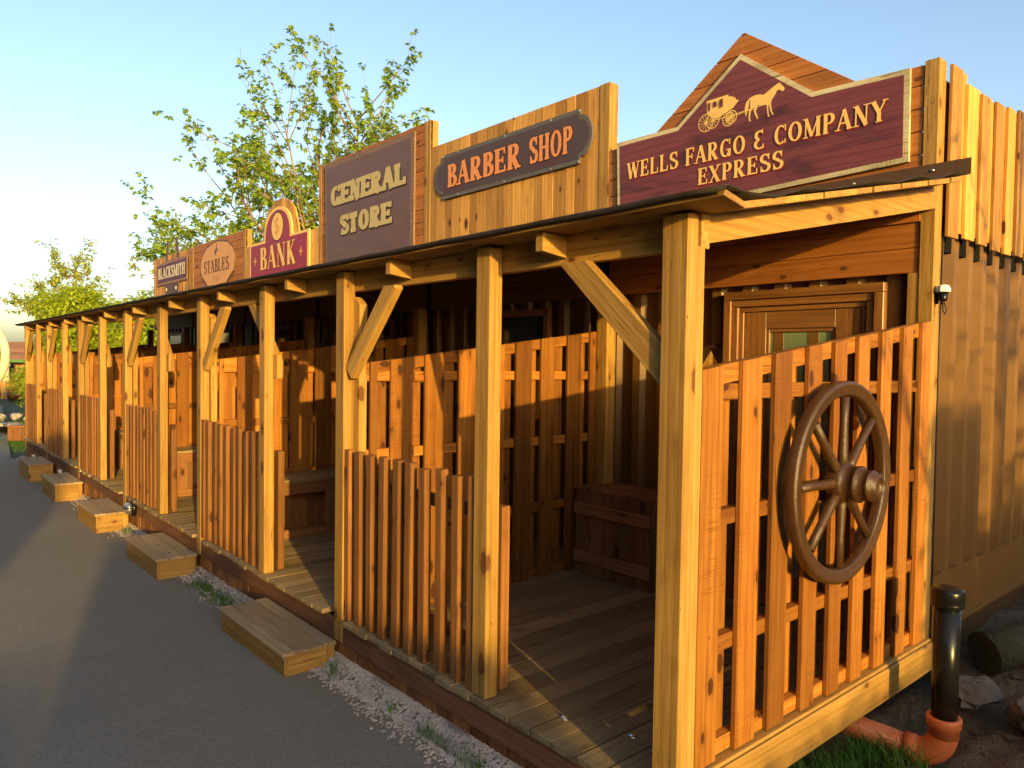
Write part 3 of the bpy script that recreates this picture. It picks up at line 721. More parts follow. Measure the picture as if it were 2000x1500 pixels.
for k in range(6):
    xr, xl = UB[k], UB[k+1]
    t = thing(UNIT[k][0], UNIT[k][1], 'shop', ((xr+xl)/2, 3.5, 0), 'shop units in one row'); units.append(t)
    # steel shell: corrugated front, plain back, roof, sides
    m = MB(); corrug(m, xl, xr-0.06, YC, 0.02, 2.62)
    m.box(xl+0.004, xr-0.09 if k == 0 else xr-0.004, 2.32, 8.25, 0.06, 2.60, 'y')
    m.build('steel_shell', 'steel' if k == 0 else 'steel_dark_and_shaded', t)  # shells past the first carry the porch shade in their colour
    m = MB(); 
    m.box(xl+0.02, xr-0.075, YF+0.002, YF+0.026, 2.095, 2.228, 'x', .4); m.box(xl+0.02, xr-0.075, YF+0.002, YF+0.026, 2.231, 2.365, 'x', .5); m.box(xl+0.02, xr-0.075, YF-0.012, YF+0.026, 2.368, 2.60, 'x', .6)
    m.build('header_boards', 'stained_red' if k == 0 else 'fascia', t, 0.002)  # farther headers take the dark board tone for the shade under the roof
    # false front
    z1 = TOP[k]; z0 = 2.61; m = MB(); mat = 'stained_red'
    if k == 0:
        poly = lambda a, b: None
        L, Rr, ap = (-1.857, 3.215), (-0.352, 3.215), (-1.107, 3.742)
        z = z0
        while z < z1-0.01:
            zb = min(z+0.124, z1); m.prism([(xl+0.002, z), (xr-0.083, z), (xr-0.083, zb-0.005), (xl+0.002, zb-0.005)], YF, YF+0.022, 'x'); z += 0.124
        z = z1
        while z < 3.74:
            zb = min(z+0.128, 3.742); f0 = (z-3.215)/0.527; f1 = (zb-0.005-3.215)/0.527
            m.prism([(L[0]+(ap[0]-L[0])*f0, z), (Rr[0]+(ap[0]-Rr[0])*f0, z), (Rr[0]+(ap[0]-Rr[0])*f1, zb-0.005), (L[0]+(ap[0]-L[0])*f1, zb-0.005)], YF, YF+0.022, 'x'); z += 0.128
    elif k in (2, 4):
        z = z0
        while z < z1-0.01:
            zb = min(z+0.132, z1); m.prism([(xl+0.002, z), (xr-0.002, z), (xr-0.002, zb-0.005), (xl+0.002, zb-0.005)], YF, YF+0.022, 'x'); z += 0.132
    else:
        mat = 'feather'; x = xl+0.002; ARCH = [(-9.06, 0.0), (-9.017, .10), (-8.969, .291), (-8.87, .39), (-8.77, .462), (-8.543, .545), (-8.43, .556), (-8.324, .549), (-8.08, .473), (-7.931, .34), (-7.842, .143), (-7.80, 0.0)]
        def top(x):
            if k != 3: return z1
            for (a, h), (b, g) in zip(ARCH, ARCH[1:]):
                if a <= x <= b: return z1+h+(g-h)*(x-a)/(b-a)
            return z1
        while x < xr-0.01:
            xb = min(x+RND.uniform(0.10, 0.15), xr-0.002)
            if xr-xb < 0.05: xb = xr-0.002
            n = 5; up = [(xb-0.003-(xb-0.003-x)*i/n, top(xb-0.003-(xb-0.003-x)*i/n)) for i in range(n+1)]
            m.prism([(x, z0), (xb-0.003, z0)]+up, YF+RND.uniform(0, .003), YF+0.022, 'z'); x = xb
    m.build('false_front', mat, t, 0.0015)
    # parapet posts
    ends = {0: [], 1: [(xr-0.105, xr-0.002, z1+0.004)], 2: [(xl-0.0, xl+0.075, z1-0.02), (xr-0.058, xr-0.002, z1+0.004), (xr-0.115, xr-0.061, z1+0.001)], 3: [], 4: [(xr-0.10, xr-0.002, z1+0.004)], 5: [(xr-0.09, xr-0.002, z1-0.01), (xl, xl+0.07, z1)]}[k]
    for a, b, zt in ends:
        m = MB(); m.box(a, b, YF-0.004, YF+0.095, z0, zt, 'z', 0.8); m.build('parapet_post', 'pale', t, 0.003)
    if k == 0:
        m = MB(); m.box(xr-0.075, xr, YF-0.008, YF+0.088, -0.06, z1+0.012, 'z', 0.5); m.build('corner_post', 'pale', t, 0.003)
        m = MB(); m.box(xr-0.135, xr-0.078, YF-0.003, YF+0.06, 0.02, 2.094, 'z', 0.3); m.build('inner_post', 'pale', t, 0.003)
    # window or door
    if k == 0:
        d = m = MB()
        xa, xb, zt = -1.205, -0.165, 2.055
        for p, w_, y0, y1 in ((0, 0.055, 2.190, 2.27), (0.057, 0.045, 2.205, 2.27)):
            m.box(xa+p, xa+p+w_, y0, y1, 0.02, zt-p-w_, 'z'); m.box(xb-p-w_, xb-p, y0, y1, 0.02, zt-p-w_, 'z'); m.box(xa+p, xb-p, y0, y1, zt-p-w_+0.001, zt-p, 'x')
        m.box(xa+0.104, xa+0.135, 2.222, 2.28, 0.02, zt-0.135, 'z'); m.box(xb-0.135, xb-0.104, 2.222, 2.28, 0.02, zt-0.135, 'z'); m.box(xa+0.104, xb-0.104, 2.222, 2.28, zt-0.134, zt-0.104, 'x')
        m.build('door_frame', 'joinery', t, 0.004)
        dr = MB(); a, b, zt = -1.068, -0.302, 1.918
        dr.box(a, a+0.155, 2.232, 2.276, 0.03, zt, 'z'); dr.box(b-0.155, b, 2.232, 2.276, 0.03, zt, 'z'); dr.box(a+0.156, b-0.156, 2.232, 2.276, zt-0.11, zt, 'x'); dr.box(a+0.156, b-0.156, 2.232, 2.276, 0.03, 0.25, 'x'); dr.box(a+0.156, b-0.156, 2.232, 2.276, 0.82, 0.93, 'x')
        for q0, q1 in ((0.25, 0.82), (0.93, zt-0.11)):
            dr.box(a+0.156, a+0.176, 2.24, 2.27, q0, q1, 'z'); dr.box(b-0.176, b-0.156, 2.24, 2.27, q0, q1, 'z'); dr.box(a+0.177, b-0.177, 2.24, 2.27, q1-0.022, q1-0.001, 'x')
        door = dr.build('door', 'joinery', t, 0.003)
        g = MB(); g.box(a+0.17, b-0.17, 2.252, 2.258, 0.24, zt-0.105); g.build('glazing', 'glass', door)
        g = MB(); g.tube([(-0.39, 2.23, 1.02), (-0.39, 2.19, 1.02), (-0.49, 2.19, 1.02)], 0.010, 8); g.build('handle', 'steelgrey', door)
    else:
        c = (xl+xr)/2+0.1
        w = MB(); a, b, q0, q1 = c-0.55, c+0.45, 1.02, 2.03
        for v in ((a, a+0.06, q0, q1), (b-0.06, b, q0, q1)): w.box(v[0], v[1], 2.205, 2.26, v[2], v[3], 'z')
        for v in ((a+0.061, b-0.061, q0, q0+0.06), (a+0.061, b-0.061, q1-0.06, q1)): w.box(v[0], v[1], 2.205, 2.26, v[2], v[3], 'x')
        win = w.build('window', 'whitemark' if k == 5 else 'fascia', t, 0.003)
        g = MB(); g.box(a+0.05, b-0.05, 2.235, 2.242, q0+0.05, q1-0.05); g.build('pane', 'darkglass', win)
# end wall of the nearest unit
m = MB(); X = 0.075
corrug(m, 2.295, 8.3, X, 0.408, 2.36, 0.228, 0.058, 'y', 1)
m.box(X-0.04, X-0.001, 2.295, 8.3, 0.09, 0.407, 'y'); m.box(X-0.12, X+0.002, 2.295, 8.3, 2.36, 2.60, 'y'); m.box(X-0.005, X+0.012, 2.295, 8.3, 0.075, 0.10, 'y')
m.build('end_wall', 'steel', units[0])
m = MB(); m.box(X-0.0575, X-0.014, 2.30, 8.25, 2.222, 2.358, 'y'); m.build('end_wall_recess_shade', 'blackmatt', units[0])  # black slab stands for the shade in the rib tops
m = MB(); m.box(X-0.10, X-0.02, 2.3, 8.3, -0.08, 0.072, 'y'); m.build('bottom_rail', 'steel_dark_and_shaded', units[0])
m = MB(); y = 2.288; q = 0
while y < 8.2:
    w = RND.uniform(0.098, 0.125); p = q % 2; zt = 3.205+RND.uniform(-0.055, 0.03); zb = (2.325 if p else 2.292)+RND.uniform(-0.008, 0.008)
    tl = RND.uniform(-0.006, 0.006)
    m.obox((0.098+0.020*(1-p), y+w/2, (zt+zb)/2), (1, 0, 0), (0, 1, 0), (0, tl, 1), 0.0095, w/2+0.012, (zt-zb)/2, None); y += w; q += 1
m.build('end_cladding', 'feather', units[0], 0.002)
m = MB()
m.box(0.05, 0.084, 2.292, 8.2, 2.40, 3.13, 'y')
m.build('cladding_rail', 'feather', units[0])

# ------------------------------------------------------------------ signs
SG = 'painted shop signs on the false fronts'
YS = 2.178
def sign(label, x, z): return thing('shop_sign', label, 'sign', (x, YS, z), SG)
# 1 express sign
t = sign('burgundy gabled sign with gold stagecoach, horse and express lettering', -1.1, 3.0)
out = [(-2.142, 2.64), (-0.050, 2.70), (-0.056, 3.206), (-0.606, 3.222), (-1.111, 3.598), (-1.606, 3.240), (-2.166, 3.244)]
m = MB(); m.prism(out, YS, YS+0.02, 'x', 0.5); m.build('border', 'wf_border', t)
m = MB(); m.prism(inset(out, 0.030), YS-0.003, YS-0.0005, 'z', 0.5); m.build('board', 'wf', t)
yb = YS-0.003
lettering(t, 'WELLS FARGO & COMPANY', -2.055, -0.165, 2.950, 3.068, yb, 'cream', T=.20, N=.075, sl=.06, st=.055, outline='redink', ow=.035, shift=(0.002, -0.006), gap=0.04)
lettering(t, 'EXPRESS', -1.425, -0.785, 2.800, 2.912, yb, 'cream', T=.20, N=.075, sl=.06, st=.055, outline='redink', ow=.035, shift=(0.002, -0.006), gap=0.04)
COACH = [(-1.362, 3.355), (-1.195, 3.357), (-1.192, 3.343), (-1.167, 3.339), (-1.16, 3.332), (-1.145, 3.329), (-1.132, 3.306), (-1.112, 3.301), (-1.156, 3.261), (-1.258, 3.223), (-1.293, 3.22), (-1.324, 3.235), (-1.354, 3.265), (-1.361, 3.291)]
WINS = [[(-1.348, 3.338), (-1.329, 3.338), (-1.331, 3.282), (-1.347, 3.289)], [(-1.307, 3.337), (-1.281, 3.334), (-1.28, 3.299), (-1.306, 3.3)], [(-1.257, 3.341), (-1.233, 3.341), (-1.231, 3.289), (-1.254, 3.281)], [(-1.269, 3.32), (-1.263, 3.321), (-1.262, 3.302), (-1.269, 3.302)]]
HORSE = [(-0.791, 3.288), (-0.796, 3.279), (-0.809, 3.277), (-0.821, 3.289), (-0.836, 3.293), (-0.847, 3.284), (-0.855, 3.268), (-0.868, 3.254), (-0.881, 3.233), (-0.882, 3.216), (-0.877, 3.187), (-0.873, 3.165), (-0.859, 3.148), (-0.87, 3.147), (-0.887, 3.175), (-0.894, 3.212), (-0.9, 3.22), (-0.9, 3.179), (-0.894, 3.152), (-0.888, 3.142), (-0.901, 3.142), (-0.908, 3.177), (-0.913, 3.22), (-0.947, 3.225), (-0.977, 3.233), (-0.98, 3.212), (-0.988, 3.2), (-0.977, 3.169), (-0.968, 3.147), (-0.978, 3.148), (-0.995, 3.18), (-1.004, 3.207), (-1.002, 3.218), (-1.022, 3.208), (-1.028, 3.181), (-1.029, 3.16), (-1.021, 3.143), (-1.035, 3.143), (-1.04, 3.169), (-1.038, 3.205), (-1.029, 3.231), (-1.032, 3.257), (-1.03, 3.282), (-1.038, 3.273), (-1.039, 3.241), (-1.047, 3.214), (-1.058, 3.179), (-1.067, 3.205), (-1.068, 3.241), (-1.057, 3.274), (-1.033, 3.293), (-1.001, 3.301), (-0.965, 3.299), (-0.937, 3.288), (-0.913, 3.298), (-0.883, 3.314), (-0.86, 3.325), (-0.839, 3.332), (-0.837, 3.338), (-0.831, 3.331), (-0.818, 3.333), (-0.819, 3.325), (-0.806, 3.311), (-0.795, 3.297)]
def spoked(m, cx, cz, r, y, n=12, rim=0.006, sp=0.0032):
    k = 28
    for i in range(k):
        a0, a1 = 2*math.pi*i/k, 2*math.pi*(i+1)/k
        ids = [m.vert((cx+q*math.cos(a), y, cz+q*math.sin(a)), (0, 0, 0), .5) for a, q in ((a0, r), (a1, r), (a1, r-rim), (a0, r-rim))]
        m.face(ids[::-1])
    for i in range(n):
        a = 2*math.pi*i/n; dx, dz = math.cos(a), math.sin(a)
        ids = [m.vert((cx+dx*q-dz*s*sp/2, y-0.0002, cz+dz*q+dx*s*sp/2), (0, 0, 0), .5) for q, s in ((0, -1), (r-rim/2, -1), (r-rim/2, 1), (0, 1))]
        m.face(ids)
    ids = [m.vert((cx+0.009*math.cos(2*math.pi*i/10), y-0.0004, cz+0.009*math.sin(2*math.pi*i/10)), (0, 0, 0), .5) for i in range(10)]; m.face(ids)
def bar(m, p, q, w, y):
    dx, dz = q[0]-p[0], q[1]-p[1]; L = math.hypot(dx, dz); nx, nz = -dz/L*w/2, dx/L*w/2
    m.face([m.vert((a, y, b), (0, 0, 0), .5) for a, b in ((p[0]-nx, p[1]-nz), (q[0]-nx, q[1]-nz), (q[0]+nx, q[1]+nz), (p[0]+nx, p[1]+nz))])
ye = yb-0.0012
m = MB(); m.prism(COACH, ye, ye, 'z', .5, False); m.prism(HORSE, ye-0.0003, ye, 'z', .5, False)
spoked(m, -1.366, 3.211, 0.060, ye-0.0006); spoked(m, -1.310, 3.214, 0.054, ye-0.0012); spoked(m, -1.189, 3.194, 0.046, ye-0.0018); spoked(m, -1.166, 3.203, 0.044, ye-0.0024)
bar(m, (-1.33, 3.212), (-1.109, 3.212), 0.006, ye-0.0030); bar(m, (-1.115, 3.216), (-0.915, 3.224), 0.0045, ye-0.0032); bar(m, (-1.115, 3.207), (-1.03, 3.217), 0.0045, ye-0.0034)
m.build('stagecoach_emblem', 'cream', t)
flat(t, 'coach_windows', WINS, ye-0.0040, 'wf')
# 2 barber sign
t = sign('dark slate plaque with rounded ends and orange barber lettering', -3.5, 3.38)
def plaque(xl, xr, z0, z1, ex, n=16):
    zc, h = (z0+z1)/2, (z1-z0)/2; P = []
    for s, xe in ((1, xr), (-1, xl)):
        P.append((xe, zc-s*h)); P.append((xe+s*0.012, zc-s*(h-0.045)))
        for i in range(n+1):
            a = -math.pi/2+math.pi*i/n; P.append((xe+s*(0.012+ex*math.cos(a)), zc+s*(h-0.05)*math.sin(a)))
        P.append((xe+s*0.012, zc+s*(h-0.045))); P.append((xe, zc+s*h))
    out = [P[0]]
    for p in P[1:]:
        if math.hypot(p[0]-out[-1][0], p[1]-out[-1][1]) > 0.004: out.append(p)
    return out
pq = plaque(-4.44, -2.57, 3.170, 3.605, 0.130)
m = MB(); m.prism(pq, YS, YS+0.02, 'x', .5); m.build('border', 'bs_border', t)
m = MB(); m.prism(plaque(-4.43, -2.58, 3.208, 3.570, 0.112), YS-0.003, YS-0.0005, 'z', .5); m.build('board', 'bs', t)
lettering(t, 'BARBER', -4.375, -3.275, 3.272, 3.492, yb, 'ochre', T=.25, N=.10, sl=.05, st=.085, outline='ink', ow=.03, gap=0.03)
lettering(t, 'SHOP', -3.165, -2.640, 3.272, 3.492, yb, 'ochre', T=.25, N=.10, sl=.05, st=.085, outline='ink', ow=.03, gap=0.03)
m = MB()
for x in (-4.44, -4.2, -3.5, -2.9, -2.575):
    for z in (3.186, 3.588): m.lathe((x, YS, z), (0, -1, 0), [(0.008, 0), (0.007, 0.004), (0, 0.005)], 8)
m.build('screws', 'steelgrey', t)
# 3 store sign
t = sign('big plain brown sign with straw coloured slab lettering, largest of the row', -6.0, 3.4)
out = [(-6.985, 2.66), (-4.980, 2.66), (-4.975, 3.962), (-7.010, 3.985)]
m = MB(); m.prism(out, YS, YS+0.02, 'x', .5); m.build('border', 'gs_border', t)
m = MB(); m.prism(inset(out, 0.055), YS-0.003, YS-0.0005, 'z', .5); m.build('board', 'gs', t)
lettering(t, 'GENERAL', -6.845, -5.145, 3.445, 3.685, yb, 'cream2', T=.34, N=.20, sl=.05, st=.22, outline='ink', ow=.028, shift=(0.004, -0.012), gap=0.03)
lettering(t, 'STORE', -6.590, -5.420, 3.070, 3.305, yb, 'cream2', T=.34, N=.20, sl=.05, st=.22, outline='ink', ow=.028, shift=(0.004, -0.012), gap=0.03)
# 4 bank sign
t = sign('crimson sign with arched top, cream oval and tall cream lettering', -8.45, 3.1)
def arched(xl, xr, z0, zs, xa, xb, zt, n=18):
    P = [(xl, z0), (xr, z0), (xr, zs), (xb, zs)]; c = (xa+xb)/2; r = (xb-xa)/2
    for i in range(1, n): a = math.pi*i/n; P.append((c+r*math.cos(a), zs+0.02+(zt-zs-0.02)*math.sin(a)**0.8))
    return P+[(xa, zs), (xl, zs)]
m = MB(); m.prism(arched(-9.48, -7.455, 2.64, 3.262, -8.935, -7.985, 3.690), YS, YS+0.02, 'x', .5); m.build('border', 'cream', t)
m = MB(); m.prism(arched(-9.42, -7.510, 2.67, 3.228, -8.875, -8.045, 3.648), YS-0.003, YS-0.0005, 'z', .5); m.build('board', 'bank', t)
lettering(t, 'BANK', -9.075, -7.84, 2.852, 3.172, yb, 'cream', T=.21, N=.055, sl=.055, st=.035, outline='ink', ow=.012, gap=0.04)
ov = lambda rx, rz: [(-8.458+rx*math.cos(2*math.pi*i/28), 3.416+rz*math.sin(2*math.pi*i/28)) for i in range(28)]
flat(t, 'oval_rim', [ov(0.212, 0.208)], yb-0.0010, 'ink'); flat(t, 'oval', [ov(0.196, 0.192)], yb-0.0020, 'cream')
lettering(t, '$', -8.56, -8.36, 3.29, 3.55, yb-0.0022, 'tan', T=.16, N=.08, gap=0)
m = MB()
for cx in (-9.25, -7.69):
    for dx, dz in ((0.055, 0), (-0.055, 0), (0, 0.07), (0, -0.07)): bar(m, (cx, 2.996), (cx+dx, 2.996+dz), 0.010, yb-0.0012-abs(dz)*0.01)
    for s in (1, -1):
        for i in range(10):
            a0, a1 = 2*math.pi*i/10, 2*math.pi*(i+1)/10; bar(m, (cx+0.018*math.cos(a0), 2.996+s*0.026+0.022*math.sin(a0)), (cx+0.018*math.cos(a1), 2.996+s*0.026+0.022*math.sin(a1)), 0.007, yb-0.0022)
m.build('ornaments', 'cream', t)
# 5 stables sign
t = sign('tan sign with curved outline, dark horse emblem and thin dark lettering', -10.9, 3.13)
SO = [(-11.30, 2.70), (-10.52, 2.70), (-10.40, 2.80), (-10.33, 2.84), (-10.141, 2.931), (-10.082, 3.085), (-10.09, 3.22), (-10.19, 3.34), (-10.325, 3.40), (-10.37, 3.44), (-10.60, 3.475), (-10.895, 3.505), (-11.17, 3.475), (-11.40, 3.44), (-11.46, 3.40), (-11.60, 3.33), (-11.71, 3.20), (-11.725, 3.09), (-11.66, 2.95), (-11.48, 2.84), (-11.42, 2.80)]
m = MB(); m.prism(SO, YS, YS+0.02, 'x', .5); m.build('border', 'tan_dark', t)
m = MB(); m.prism(inset(SO, 0.028), YS-0.003, YS-0.0005, 'z', .5); m.build('board', 'tan', t)
lettering(t, 'STABLES', -11.525, -10.325, 2.985, 3.195, yb, 'ink', T=.17, N=.05, sl=.05, st=.035, gap=0.05)
RH = [(0, .32), (.05, .36), (.10, .31), (.08, .28), (.05, .29), (.05, .22), (.09, .16), (.17, .15), (.20, .11), (.15, .12), (.10, .11), (.16, .04), (.13, .03), (.07, .09), (.03, .05), (-.02, -.02), (.02, -.12), (-.02, -.12), (-.06, -.03), (-.12, -.06), (-.10, -.12), (-.14, -.11), (-.15, -.03), (-.13, .05), (-.20, .02), (-.22, -.05), (-.24, .03), (-.19, .09), (-.12, .12), (-.06, .16), (-.04, .24)]
flat(t, 'horse_emblem', [[(-10.92+a*0.42, 3.295+b*0.42) for a, b in RH]], yb-0.0012, 'tan_dark')
m = MB()
for s in (1, -1):
    for i in range(9):
        a0, a1 = -0.5+0.6*i, -0.5+0.6*(i+1); q = 0.05*(1-i/12)
        bar(m, (-10.93+s*(0.06+q*math.cos(a0)), 2.86+q*math.sin(a0)), (-10.93+s*(0.06+q*math.cos(a1)), 2.86+q*math.sin(a1)), 0.010, yb-0.0012-0.0001*i)
m.build('flourish', 'tan_dark', t)
# 6 blacksmith sign
t = sign('plum sign with ivory lettering over crossed grey tongs, farthest of the row', -13.4, 3.2)
m = MB()
m.prism([(-13.80, 2.70), (-13.00, 2.70), (-12.95, 2.98), (-13.80, 2.98)], YS+0.003, YS+0.018, 'x', .5)
m.prism([(-13.78, 3.36), (-13.66, 3.36), (-13.60, 3.70), (-13.58, 3.78), (-13.63, 3.81), (-13.69, 3.77), (-13.70, 3.68)], YS+0.003, YS+0.018, 'z', .5)
m.prism([(-13.03, 3.38), (-12.90, 3.38), (-13.03, 3.72), (-13.05, 3.79), (-13.11, 3.815), (-13.16, 3.77), (-13.14, 3.68)], YS+0.003, YS+0.018, 'z', .5)
m.build('tongs', 'iron', t)
m = MB(); m.prism([(-14.32, 2.965), (-12.44, 2.975), (-12.425, 3.405), (-13.4, 3.425), (-14.32, 3.38)], YS-0.004, YS+0.002, 'x', .5); m.build('border', 'bl_border', t)
m = MB(); m.prism([(-14.27, 3.015), (-12.49, 3.02), (-12.475, 3.365), (-14.27, 3.35)], YS-0.007, YS-0.0045, 'z', .5); m.build('board', 'bl', t)
lettering(t, 'BLACKSMITH', -14.225, -12.535, 3.085, 3.300, YS-0.007, 'ivory', T=.26, N=.11, sl=.05, st=.09, gap=0.03)
m = MB()
for x in (-13.72, -13.12): m.lathe((x, YS+0.003, 2.86), (0, -1, 0), [(0.035, 0), (0.03, 0.006), (0, 0.008)], 10)
m.build('rivets', 'ivory', t)

# ------------------------------------------------------------------ wagon wheel on the end panel
wc = Vector((0.165, 1.055, 1.078)); t = thing('wagon_wheel', 'brown painted wagon wheel hung on the slatted end panel', 'wheel', (0.12, 1.055, 0.64))
RO = 0.438
m = MB(); m.lathe(wc, (1, 0, 0), [(RO-0.010, -0.026), (RO, -0.018), (RO, 0.018), (RO-0.010, 0.026), (RO-0.018, 0.027), (RO-0.025, 0.022), (RO-0.056, 0.022), (RO-0.062, 0.014), (RO-0.062, -0.014), (RO-0.056, -0.026)], 64, True, True)
m.build('rim', 'wheel', t, 0.003)
for k in range(8):
    a = 2*math.pi*k/8+0.02; d = Vector((0, math.sin(a), math.cos(a))); m = MB(); sd = Vector((1, 0, 0)).cross(d)
    m.tube([wc+d*0.06, wc+d*0.12, wc+d*0.25, wc+d*(RO-0.068)], [0.025, 0.022, 0.018, 0.020], 10); m.build('spoke', 'wheel', t)
m = MB(); m.lathe(wc, (1, 0, 0), [(0.0, -0.045), (0.0712, -0.045), (0.0874, -0.03), (0.0893, 0.0168), (0.0836, 0.0294), (0.076, 0.0353), (0.0741, 0.0714), (0.0789, 0.0739), (0.0789, 0.084), (0.0684, 0.0907), (0.0627, 0.1218), (0.0665, 0.126), (0.0646, 0.1344), (0.0532, 0.1394), (0.0475, 0.1596), (0.038, 0.1663), (0.0361, 0.1562), (0.0266, 0.1478), (0.0, 0.1478)], 36)
m.build('hub', 'wheel', t)

# ------------------------------------------------------------------ small fittings
t = thing('hazard_disc', 'round dark brown board with yellow electric warning triangle by the door', 'warning sign', (-1.31, 2.235, 1.56))
m = MB(); m.lathe((-1.31, 2.248, 1.56), (0, -1, 0), [(0.150, 0), (0.150, 0.030), (0.140, 0.038), (0.128, 0.034), (0.124, 0.028), (0.0, 0.028)], 40); m.build('disc', 'wheel', t)
tri = [(-1.395, 1.545), (-1.235, 1.545), (-1.315, 1.668)]
flat(t, 'triangle_border', [tri], 2.2185, 'cream'); flat(t, 'triangle', [inset(tri, 0.0075)], 2.2175, 'yellow')
flat(t, 'lightning_bolt', [[(-1.318, 1.640), (-1.306, 1.640), (-1.314, 1.606), (-1.302, 1.606), (-1.325, 1.556), (-1.318, 1.592), (-1.331, 1.592)]], 2.2165, 'cream')
# security light at the corner
t = thing('security_light', 'small white capped black security lamp on the corner post', 'lamp', (0.13, 2.24, 1.92))
def sc(P): return [(x*0.66, h*0.66) for x, h in P]
m = MB(); m.lathe((0.130, 2.22, 1.985), (0, 0, 1), sc([(0.0, 0.05), (0.03, 0.052), (0.046, 0.042), (0.058, 0.012), (0.058, -0.006), (0.0, -0.006)][::-1]), 8, False); m.build('cap', 'white', t)
m = MB(); m.lathe((0.129, 2.22, 1.980), (0, 0, 1), sc([(0.0, -0.075), (0.03, -0.072), (0.034, -0.06), (0.040, 0.0), (0.0, 0.0)]), 14); m.tube([(0.092, 2.235, 1.92), (0.092, 2.235, 1.99)], 0.012, 8); m.lathe((0.130, 2.217, 1.924), (0, 0, 1), sc([(0, -0.016), (0.014, -0.01), (0.016, 0), (0.012, 0.012), (0, 0.016)]), 10); m.build('body', 'black', t)
m = MB(); m.tube([(0.130, 2.217, 1.915), (0.134, 2.213, 1.885), (0.145, 2.21, 1.862), (0.154, 2.21, 1.88), (0.144, 2.213, 1.915), (0.13, 2.222, 1.93)], 0.0035, 6); m.build('cable', 'rubber', t)
# black cable down the corner joint
m = MB(); m.tube([(0.094, 2.293, 0.0), (0.094, 2.294, 0.8), (0.093, 2.293, 1.6), (0.094, 2.292, 2.28)], 0.005, 6)
tag(m.build('wall_cable', 'rubber'), 'thin black cable running down beside the corner post', 'cable')
# bulkhead lamp
t = thing('bulkhead_lamp', 'round black and chrome bulkhead lamp on the fascia beside a step', 'lamp', (-7.08, -0.03, -0.075))
m = MB(); m.lathe((-7.08, 0.003, -0.072), (0, -1, 0), [(0.0, 0), (0.088, 0), (0.092, 0.03), (0.080, 0.045), (0.0, 0.045)], 24); m.build('housing', 'black', t)
m = MB(); m.lathe((-7.08, -0.042, -0.072), (0, -1, 0), [(0.072, 0), (0.066, 0.03), (0.045, 0.055), (0.0, 0.068)], 24); m.build('lens', 'steelgrey', t)
m = MB(); m.tube([(-7.165, -0.045, -0.06), (-7.13, -0.095, -0.06), (-7.08, -0.114, -0.06), (-7.03, -0.095, -0.06), (-6.995, -0.045, -0.06)], 0.006, 6); m.build('guard', 'black', t)
# lantern hook under the rafter at the nearest bay
t = thing('hanging_lantern', 'small dark metal lantern bracket hanging beside the corner post', 'lantern', (-1.30, 2.17, 2.0))
m = MB(); m.box(-1.415, -1.385, 2.12, 2.198, 1.93, 2.085); m.build('bracket', 'black', t, 0.004)
m = MB(); m.lathe((-1.40, 2.10, 1.89), (0, 0, 1), [(0, -0.02), (0.024, -0.02), (0.026, 0.0), (0.012, 0.012), (0.008, 0.05), (0, 0.05)], 10); m.build('shade', 'steelgrey', t)
# white marker posts
for x, lb in ((-13.35, 'white marker block leaning at the far end of the skirting'), (-10.95, 'white marker block behind the fourth step')):
    m = MB(); m.obox((x, -0.045, gz(x)+0.13), (1, 0, 0), (0, 1, 0.25), (0, -0.25, 1), 0.06, 0.02, 0.15)
    tag(m.build('marker_block', 'whitemark', None, 0.004), lb, 'marker', 'white marker blocks by the steps')
# litter
for (x, y, lb) in ((-0.33, 0.28, 'crumpled silver foil scrap on the near deck boards'), (-0.62, 0.17, 'tiny pale wrapper ring on the deck beside the second post')):
    m = MB(); pebble(m, (x, y, 0.018), 0.016, .5); pebble(m, (x+0.022, y-0.012, 0.018), 0.012, .5); tag(m.build('litter_scrap', 'foil'), lb, 'litter', 'litter on the deck')

# ------------------------------------------------------------------ drain pipe
px_, py_ = 0.385, 1.68
t = thing('vent_pipe', 'black soil pipe standing in an orange drain elbow by the corner', 'pipe', (px_, py_, -0.3))
m = MB(); m.lathe((px_, py_, 0), (0, 0, 1), [(0.056, -0.12), (0.056, 0.47)], 28); m.build('pipe', 'black', t)
m = MB(); m.lathe((px_, py_, 0.46), (0, 0, 1), [(0.057, 0), (0.068, 0.006), (0.070, 0.022), (0.066, 0.03), (0.070, 0.036), (0.071, 0.078), (0.066, 0.088), (0.05, 0.094), (0.0, 0.096)], 28); m.build('cap', 'black', t)
m = MB(); m.lathe((px_, py_, -0.150), (0, 0, 1), [(0.064, 0), (0.066, 0.045), (0.074, 0.05), (0.075, 0.09), (0.070, 0.095), (0.058, 0.092)], 28)
arcp = []
for i in range(9):
    a = rad(90*i/8); arcp.append((px_-0.115+0.115*math.cos(a), py_-0.02*(i/8), -0.140-0.115*math.sin(a)))
m.tube(arcp, 0.063, 20, False)
m.build('elbow', 'orange', t)
m = MB(); m.tube([(px_-0.105, py_-0.018, -0.255), (px_-0.16, py_-0.03, -0.253)], 0.070, 22); m.tube([(px_-0.16, py_-0.03, -0.253), (px_-0.9, py_-0.10, -0.215)], 0.060, 22); m.build('side_pipe', 'orange', t)

